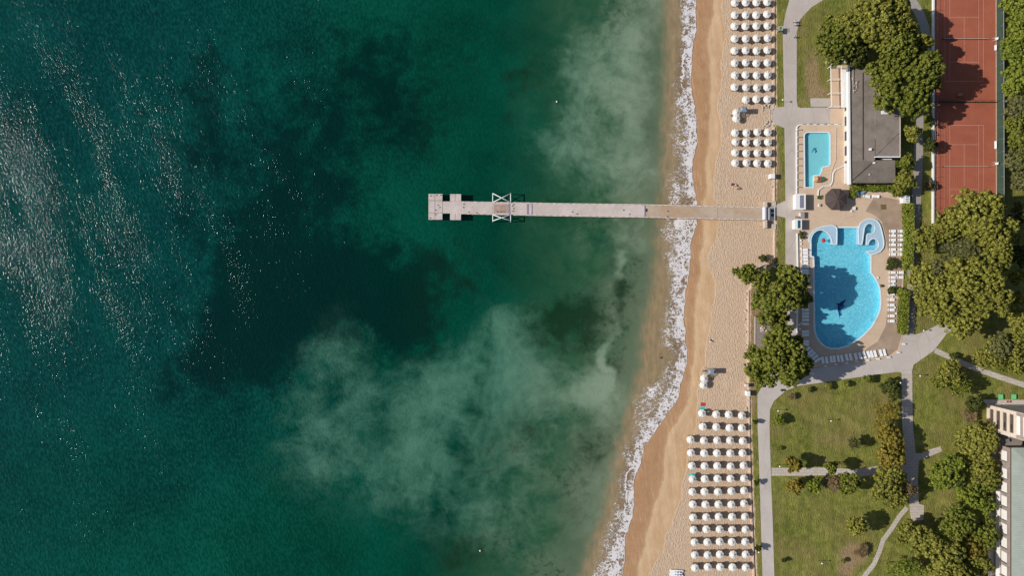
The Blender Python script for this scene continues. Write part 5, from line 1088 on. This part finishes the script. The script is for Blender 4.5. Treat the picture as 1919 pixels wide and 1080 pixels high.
T = [
 (1568, 82, 40, 11, 'westernmost olive green tree over the pergola end', 'olive'), (1556, 50, 20, 8, 'small crown at the north-west rim of the top tree group', 'olive'),
 (1600, 52, 34, 12, 'second tree from the west in the top group above the restaurant', 'golden'), (1640, 32, 42, 14, 'broad golden green crown at the top edge, centre of the top group', 'golden'), (1677, 22, 34, 13, 'crown at the top edge beside the dark curved path', 'golden'),
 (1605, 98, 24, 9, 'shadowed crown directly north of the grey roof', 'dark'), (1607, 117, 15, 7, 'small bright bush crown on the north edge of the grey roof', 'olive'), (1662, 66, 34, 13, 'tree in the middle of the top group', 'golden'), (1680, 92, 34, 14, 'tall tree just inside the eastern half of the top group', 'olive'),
 (1724, 84, 19, 10, 'rounded golden tree at the eastern end of the top group by the path', 'golden'), (1650, 138, 26, 10, 'tree overhanging the middle of the grey roof', 'olive'), (1668, 150, 26, 11, 'tree east of the grey roof, mid group', 'olive'), (1730, 128, 36, 14, 'large tree casting its shadow on the northern court', 'olive'),
 (1700, 122, 30, 13, 'tree between the roof trees and the court side tree', 'olive'), (1665, 183, 30, 10, 'southernmost tree overlapping the skylight roof', 'olive'), (1716, 185, 32, 12, 'south-eastern tree of the top group beside the dividing fence', 'olive'), (1742, 158, 18, 11, 'outer crown leaning over the tennis wall', 'olive'), (1700, 55, 20, 12, 'north-eastern crown of the top group over the path', 'golden')]
for q in T: tree(*q[:4], q[4], q[5], group=G1)
G2 = 'shrubs and small trees around the restaurant'
for q in [(1709, 250, 17, 5.5, 'round pale golden tree between right roof wing and path', 'golden'), (1743, 272, 13, 4.5, 'dark green round tree against the white tennis wall', 'dark'), (1741, 226, 10, 3, 'low bush at the tennis wall near the dividing fence', 'olive'), (1697, 305, 17, 6, 'upper of two trees at the south-east corner of the restaurant', 'olive'),
          (1696, 341, 22, 7, 'lower, larger tree at the south-east corner of the restaurant', 'golden'), (1680, 357, 14, 4, 'bush at the east end of the restaurant hedge', 'olive'), (1739, 347, 8, 3.2, 'small rusty bare bush beside the tennis wall', 'rust'), (1750, 349, 5, 2.5, 'tiny dark bush growing through the tennis wall', 'dark')]: tree(*q[:4], q[4], q[5], group=G2)
G3 = 'big trees at the south end of the courts'
for q in [(1822, 402, 46, 14, 'large golden green tree covering the south end of the courts, upper one', 'golden'), (1850, 392, 30, 14, 'golden tree at the south-east corner of the courts', 'golden'), (1785, 418, 34, 12, 'golden tree overlapping the white tennis wall end', 'golden'), (1737, 449, 27, 9, 'rounded golden tree beside the path below the tennis wall', 'golden'),
          (1866, 442, 34, 14, 'golden green tree east of the grey green willow', 'golden'), (1893, 445, 18, 10, 'loose eastern crown beside the black shadow', 'golden'), (1868, 480, 26, 13, 'golden tree south-east of the grey green willow', 'golden'), (1845, 430, 30, 15, 'dense crown north-east of the grey green willow', 'golden'),
          (1728, 528, 30, 9, 'tree touching the clipped hedge, upper one', 'golden'), (1740, 562, 28, 10, 'tree below the one touching the clipped hedge', 'golden'), (1752, 508, 22, 9, 'small crown north-west of the lower big group', 'greyg'), (1826, 520, 44, 15, 'largest golden tree in the lower big group', 'golden'), (1787, 552, 42, 13, 'wide tree in the middle of the lower big group', 'golden'),
          (1847, 560, 38, 14, 'eastern golden tree of the lower big group', 'golden'), (1806, 596, 36, 12, 'southernmost tree of the lower big group above the lawn', 'golden'), (1768, 585, 28, 11, 'south-western tree of the lower big group near the road', 'golden'), (1790, 508, 26, 11, 'tree just below the grey green willow', 'golden'), (1904, 560, 14, 9, 'small isolated crown in the black shadow', 'golden'),
          (1902, 520, 14, 9, 'loose golden crown at the east rim of the lower big group', 'golden'), (1912, 598, 28, 11, 'golden tree at the right edge below the black shadow', 'golden'), (1915, 400, 20, 9, 'dark tree at the right edge, added to fill the north of the black shadow', 'dark'), (1910, 480, 22, 8, 'dark tree added inside the black shadow to blacken it', 'dark')]: tree(*q[:4], q[4], q[5], group=G3)  # the last two dark trees are added to fill the shadow with black
for q in [(1778, 470, 26, 8, 'grey green willow in the hollow between the golden trees, western half', 'greyg'), (1805, 462, 28, 9, 'grey green willow in the hollow between the golden trees, eastern half', 'greyg')]: tree(*q[:4], q[4], q[5], 'W', 'willow_tree', group=G3)
G4 = 'trees along the right edge behind the tennis courts'
for q in [(1900, 12, 24, 10, 'bright green tree at the top right corner', 'lime'), (1908, 60, 30, 11, 'bright green tree right of the northern court, second from the top', 'lime'), (1898, 95, 26, 10, 'bright green tree right of the northern tennis net', 'lime'), (1905, 135, 26, 10, 'bright green tree right of the court baseline', 'lime'), (1896, 168, 20, 9, 'smaller bright tree beside the dividing fence', 'lime'),
          (1908, 200, 28, 10, 'grey green tree right of the dividing fence', 'greyg'), (1900, 235, 20, 9, 'green tree right of the southern court top', 'olive'), (1912, 262, 26, 10, 'olive tree right of the southern court service box', 'olive'), (1903, 300, 24, 9, 'grey green bushy tree right of the southern net', 'greyg'), (1912, 335, 24, 8, 'grey brown tree at the right edge above the black shadow', 'greyg'), (1935, 110, 30, 11, 'tree half cut by the right edge beside the northern court', 'lime'), (1935, 300, 30, 11, 'tree half cut by the right edge beside the southern court', 'olive'), (1932, 30, 26, 11, 'tree cut by the top right corner', 'lime')]: tree(*q[:4], q[4], q[5], group=G4)
G5 = 'trees between beach and large pool'
for q in [(1395, 512, 19, 8, 'pine like tree reaching out over the sand', 'olive'), (1425, 526, 21, 8, 'tree standing inside the curved stone wall', 'olive'), (1430, 545, 10, 7, 'small lower branch crown at the curved stone wall', 'olive'), (1487, 530, 28, 11, 'tall tree between promenade and upper pool loungers', 'olive'), (1478, 556, 32, 12, 'large tree over the promenade west of the pool', 'olive'), (1470, 512, 16, 9, 'northern small crown of the promenade trees', 'olive'), (1500, 560, 20, 10, 'eastern crown shading the pool edge', 'olive'),
          (1440, 575, 32, 10, 'wide olive tree above the seating court', 'olive'), (1462, 596, 16, 9, 'small crown at the east side of the seating court', 'olive'), (1429, 484, 8, 2.6, 'small round bush on the sand north of the curved wall', 'dark'), (1445, 490, 7, 1.8, 'low shrub where wall and grass meet', 'rust'), (1458, 612, 13, 9, 'narrow crown north of the big southern beachside tree', 'olive'),
          (1462, 640, 28, 12, 'upper crown of the southern beachside tree group', 'olive'), (1420, 678, 27, 11, 'western crown of the southern beachside group beside the sand', 'olive'), (1448, 668, 32, 13, 'middle crown of the southern beachside group', 'olive'), (1480, 672, 34, 14, 'eastern crown shading the curved road', 'olive'), (1436, 700, 26, 10, 'south-western crown of the southern beachside group', 'olive'),
          (1478, 702, 24, 11, 'southernmost crown above the curved road', 'olive'), (1490, 640, 16, 10, 'small crown beside the lower left pool loungers', 'olive'), (1500, 685, 18, 11, 'crown beside the curved lounger row', 'olive')]: tree(*q[:4], q[4], q[5], group=G5)
G6 = 'trees and bushes of the park lawns'
for q in [(1671, 727, 21, 3.6, 'large dome shaped dark bush at the corner of the northern lawn', 'dark', None), (1661, 770, 23, 5, 'ochre feathery tree at the upper right of the northern lawn', 'ochre', 'W'), (1654, 800, 20, 4, 'low ochre feathery shrub under the upper feathery tree', 'ochre', 'W'), (1667, 822, 26, 7, 'golden tree on the right border of the northern lawn', 'ochre', None), (1666, 852, 27, 8, 'ochre tree on the right border just above the cross path', 'ochre', None), (1672, 884, 26, 7, 'ochre tree at the east end of the cross path', 'golden', None),
          (1662, 910, 30, 8, 'broad golden tree at the upper right of the southern lawn', 'golden', None), (1702, 918, 15, 6, 'brownish tree between the lower lawns and slab path', 'rust', 'P'), (1680, 935, 20, 6, 'loose golden tree above the narrow diagonal path', 'golden', 'P'), (1458, 788, 11, 3.6, 'bright green bush beside the north-western lawn lamp', 'lime', None), (1599, 830, 12, 4.5, 'slender dark tree on the northern lawn', 'greyg', 'P'),
          (1488, 870, 18, 6, 'ochre tree at the west end of the cross path, north side', 'ochre', None), (1557, 876, 13, 6.5, 'olive tree in the middle of the cross path', 'olive', None), (1490, 911, 17, 4.5, 'ochre bush south of the cross path, westernmost', 'ochre', None), (1526, 909, 15, 4.5, 'fresh green bush south of the cross path, second from the west', 'lime', None), (1590, 908, 22, 7, 'dark green tree south of the cross path beside a long shadow', 'olive', None), (1558, 909, 15, 3, 'bare greyish shrub south of the cross path', 'rust', 'V'),
          (1608, 987, 20, 7, 'round golden tree on the southern lawn', 'golden', None), (1612, 1032, 12, 2, 'rusty low shrub in the brown bed of the southern lawn', 'rust', 'V'), (1580, 1052, 5, 2, 'small dark bush left of the brown bed', 'olive', None), (1469, 1051, 5, 2, 'small dark round bush on the southern lawn near the promenade', 'dark', None),
          (1515, 731, 6, 2.2, 'small golden shrub at the top of the northern lawn, westernmost', 'golden', None), (1553, 725, 7, 2.4, 'small golden shrub in the road side shadow of the northern lawn', 'golden', None), (1586, 721, 7, 2.4, 'small golden shrub at the top of the northern lawn, third', 'golden', None), (1627, 711, 10, 3.2, 'olive shrub at the top right of the northern lawn', 'olive', None), (1483, 743, 6, 2, 'thin shrub at the curved road corner of the northern lawn', 'rust', 'V'),
          (1462, 841, 5, 1.4, 'tiny shrub low on the northern lawn', 'olive', None), (1415, 791, 5, 2.6, 'small dark tree on the grass strip, uppermost', 'dark', None), (1417.5, 905, 6, 2.8, 'small dark tree on the grass strip, middle', 'dark', None), (1421, 1028, 7, 3.0, 'small dark tree on the grass strip, lowest', 'dark', None),
          (1778, 700, 26, 6, 'loose sparse tree in the eastern lawn beside its black shadow', 'golden', 'P'), (1797, 722, 22, 6, 'second loose sparse tree in the eastern lawn', 'olive', 'P'), (1760, 715, 16, 5, 'thin young tree at the west of the sparse trees', 'olive', 'P'), (1826, 757, 18, 5, 'dark green bush west of the hotel tower', 'dark', None), (1816, 779, 13, 2.2, 'rusty bare shrub south-west of the dark green bush', 'rust', 'V'),
          (1852, 668, 30, 7, 'golden sparse tree above the diagonal path', 'golden', 'P'), (1875, 650, 24, 8, 'grey green tree north of the diagonal path', 'greyg', None), (1908, 640, 24, 10, 'golden tree at the right edge north of the diagonal path', 'golden', None), (1906, 680, 22, 8, 'golden tree at the right edge beside the diagonal path', 'golden', None), (1880, 688, 14, 5, 'small olive tree standing on the diagonal path edge', 'olive', 'P'),
          (1786, 668, 8, 2.5, 'dark bush beside the start of the diagonal path', 'dark', None), (1825, 835, 38, 11, 'large golden tree west of the link block', 'golden', None), (1850, 822, 24, 11, 'golden tree touching the hotel tower wall', 'golden', None), (1774, 888, 33, 9, 'bright olive tree south of the slab path fork', 'lime', None), (1838, 880, 33, 10, 'golden green tree in front of the hotel wing', 'golden', None),
          (1852, 905, 22, 9, 'crown touching the hotel wing facade', 'olive', None), (1815, 930, 28, 10, 'green tree in the middle of the lower right grove', 'lime', None), (1842, 948, 20, 9, 'small green tree close to the hotel wing', 'lime', None), (1792, 980, 33, 9, 'olive green tree in the lower right grove', 'olive', None), (1845, 1000, 28, 10, 'olive tree in front of the lower balcony doors', 'olive', None),
          (1702, 1000, 24, 7, 'golden tree right of the narrow diagonal path', 'golden', None), (1738, 1018, 32, 9, 'broad golden tree in the bottom right grove', 'golden', None), (1776, 1042, 32, 10, 'golden tree at the bottom of the lower right grove', 'golden', None), (1815, 1030, 30, 10, 'ochre tree at the bottom of the lower right grove', 'ochre', None), (1835, 1060, 26, 10, 'golden tree at the bottom edge near the hotel wing', 'golden', None),
          (1684, 1066, 26, 6, 'green feathery tree at the bottom edge', 'lime', 'W'), (1715, 1070, 20, 6, 'second green feathery tree at the bottom edge', 'lime', 'W'), (1760, 1075, 24, 9, 'golden tree cut by the bottom edge', 'golden', None), (1800, 1082, 26, 10, 'ochre tree cut by the bottom edge', 'golden', None), (1855, 790, 8, 3, 'small shrub at the foot of the hotel tower', 'rust', 'V')]: tree(*q[:4], q[4], q[5], q[6], 'park_tree' if q[3] > 3.9 else 'shrub', 'tree' if q[3] > 3.9 else 'bush', group=G6)
for q in [(1670, 495, 11, 2.2, 'dark spreading bush between the two lounger groups east of the pool', 'dark'), (1671, 544, 9, 2, 'dark low bush under the fourth lounger east of the pool', 'dark'), (1686, 548, 8, 2, 'round fresh green bush beside the clipped hedge', 'lime'), (1501, 437.5, 5, 1.6, 'potted shrub south of the small white kiosk, upper', 'dark'), (1503, 445, 4.5, 1.4, 'potted shrub south of the small white kiosk, lower', 'dark'), (1652, 536, 3, .8, 'tiny plant on the terrace at the east pool edge', 'dark')]:
    tree(*q[:4], q[4], q[5], None, 'shrub', 'bush', group='bushes on the pool terrace')
# clipped hedges: leafy shells over a box path
def hedge(s, w, h, lab, mat='lime'):
    pts = [P(*map(float, q.split(',')), L + h * .8) for q in s.split()]; rg = np.random.default_rng(len(s)); out = []
    for a, b in zip(pts[:-1], pts[1:]):
        d = b - a; l = d.length; d.normalize(); n = Vector((-d.y, d.x, 0)); k = int(l * (w + 2 * h) * 26)
        u = rg.random(k) * l; v = rg.uniform(-1, 1, k); side = rg.random(k) < (2 * h) / (w + 2 * h)
        wave = .16 * np.sin(u * 1.7) + .1 * np.sin(u * 4.1)
        off = np.where(side, np.sign(v) * (w / 2 + wave * .6), v * w / 2); zz = np.where(side, rg.random(k) * h, h + wave * .7 + rg.normal(size=k) * .08)
        base = np.array([a.x, a.y, L]); p = base + np.outer(u, np.array([d.x, d.y, 0])) + np.outer(off, np.array([n.x, n.y, 0])); p[:, 2] = L + zz; p += rg.normal(size=(k, 3)) * .06
        nn = np.where(side[:, None], np.outer(np.sign(v), np.array([n.x, n.y, .3])), np.array([0, 0, 1.])) + rg.normal(size=(k, 3)) * .5; out.append(leaf_quads(p, nn, .30, rg))
        ki = int(l * w * h * 6); q = base + np.outer(rg.random(ki) * l, np.array([d.x, d.y, 0])) + np.outer(rg.uniform(-.4, .4, ki) * w, np.array([n.x, n.y, 0])); q[:, 2] = L + rg.random(ki) * h * .9; out.append(leaf_quads(q, rg.normal(size=(ki, 3)), .8, rg))
    V = np.concatenate(out); c_ = np.array([pts[0].x, pts[0].y, L]); t = thing('hedge', lab, 'hedge', tuple(c_)); me = quads_mesh(V - c_, 'foliage'); me.materials.append(LM[mat]); obj('foliage', me, None, t)
    st = MB()
    for a, b in zip(pts[:-1], pts[1:]):
        for i in range(int((b - a).length / 1.2)): p = a.lerp(b, (i + .5) * 1.2 / (b - a).length); st.cyl(p.x - c_[0], p.y - c_[1], 0, h * .8, .05, n=5)
    obj('stems', st, M_trunk, t)
hedge('1704,381 1705,430 1702,505', 2.3, 2.6, 'tall clipped hedge east of the pool loungers, upper long piece'); hedge('1698,545 1695,580 1693.5,626', 2.0, 2.6, 'tall clipped hedge east of the pool loungers, lower piece')
hedge('1601,344 1600,356 1599,370', 1.6, 1.4, 'low green hedge at the south-west corner of the restaurant'); hedge('1605,351 1640,353 1672,353', 1.5, 1.3, 'low green hedge along the south wall of the restaurant')
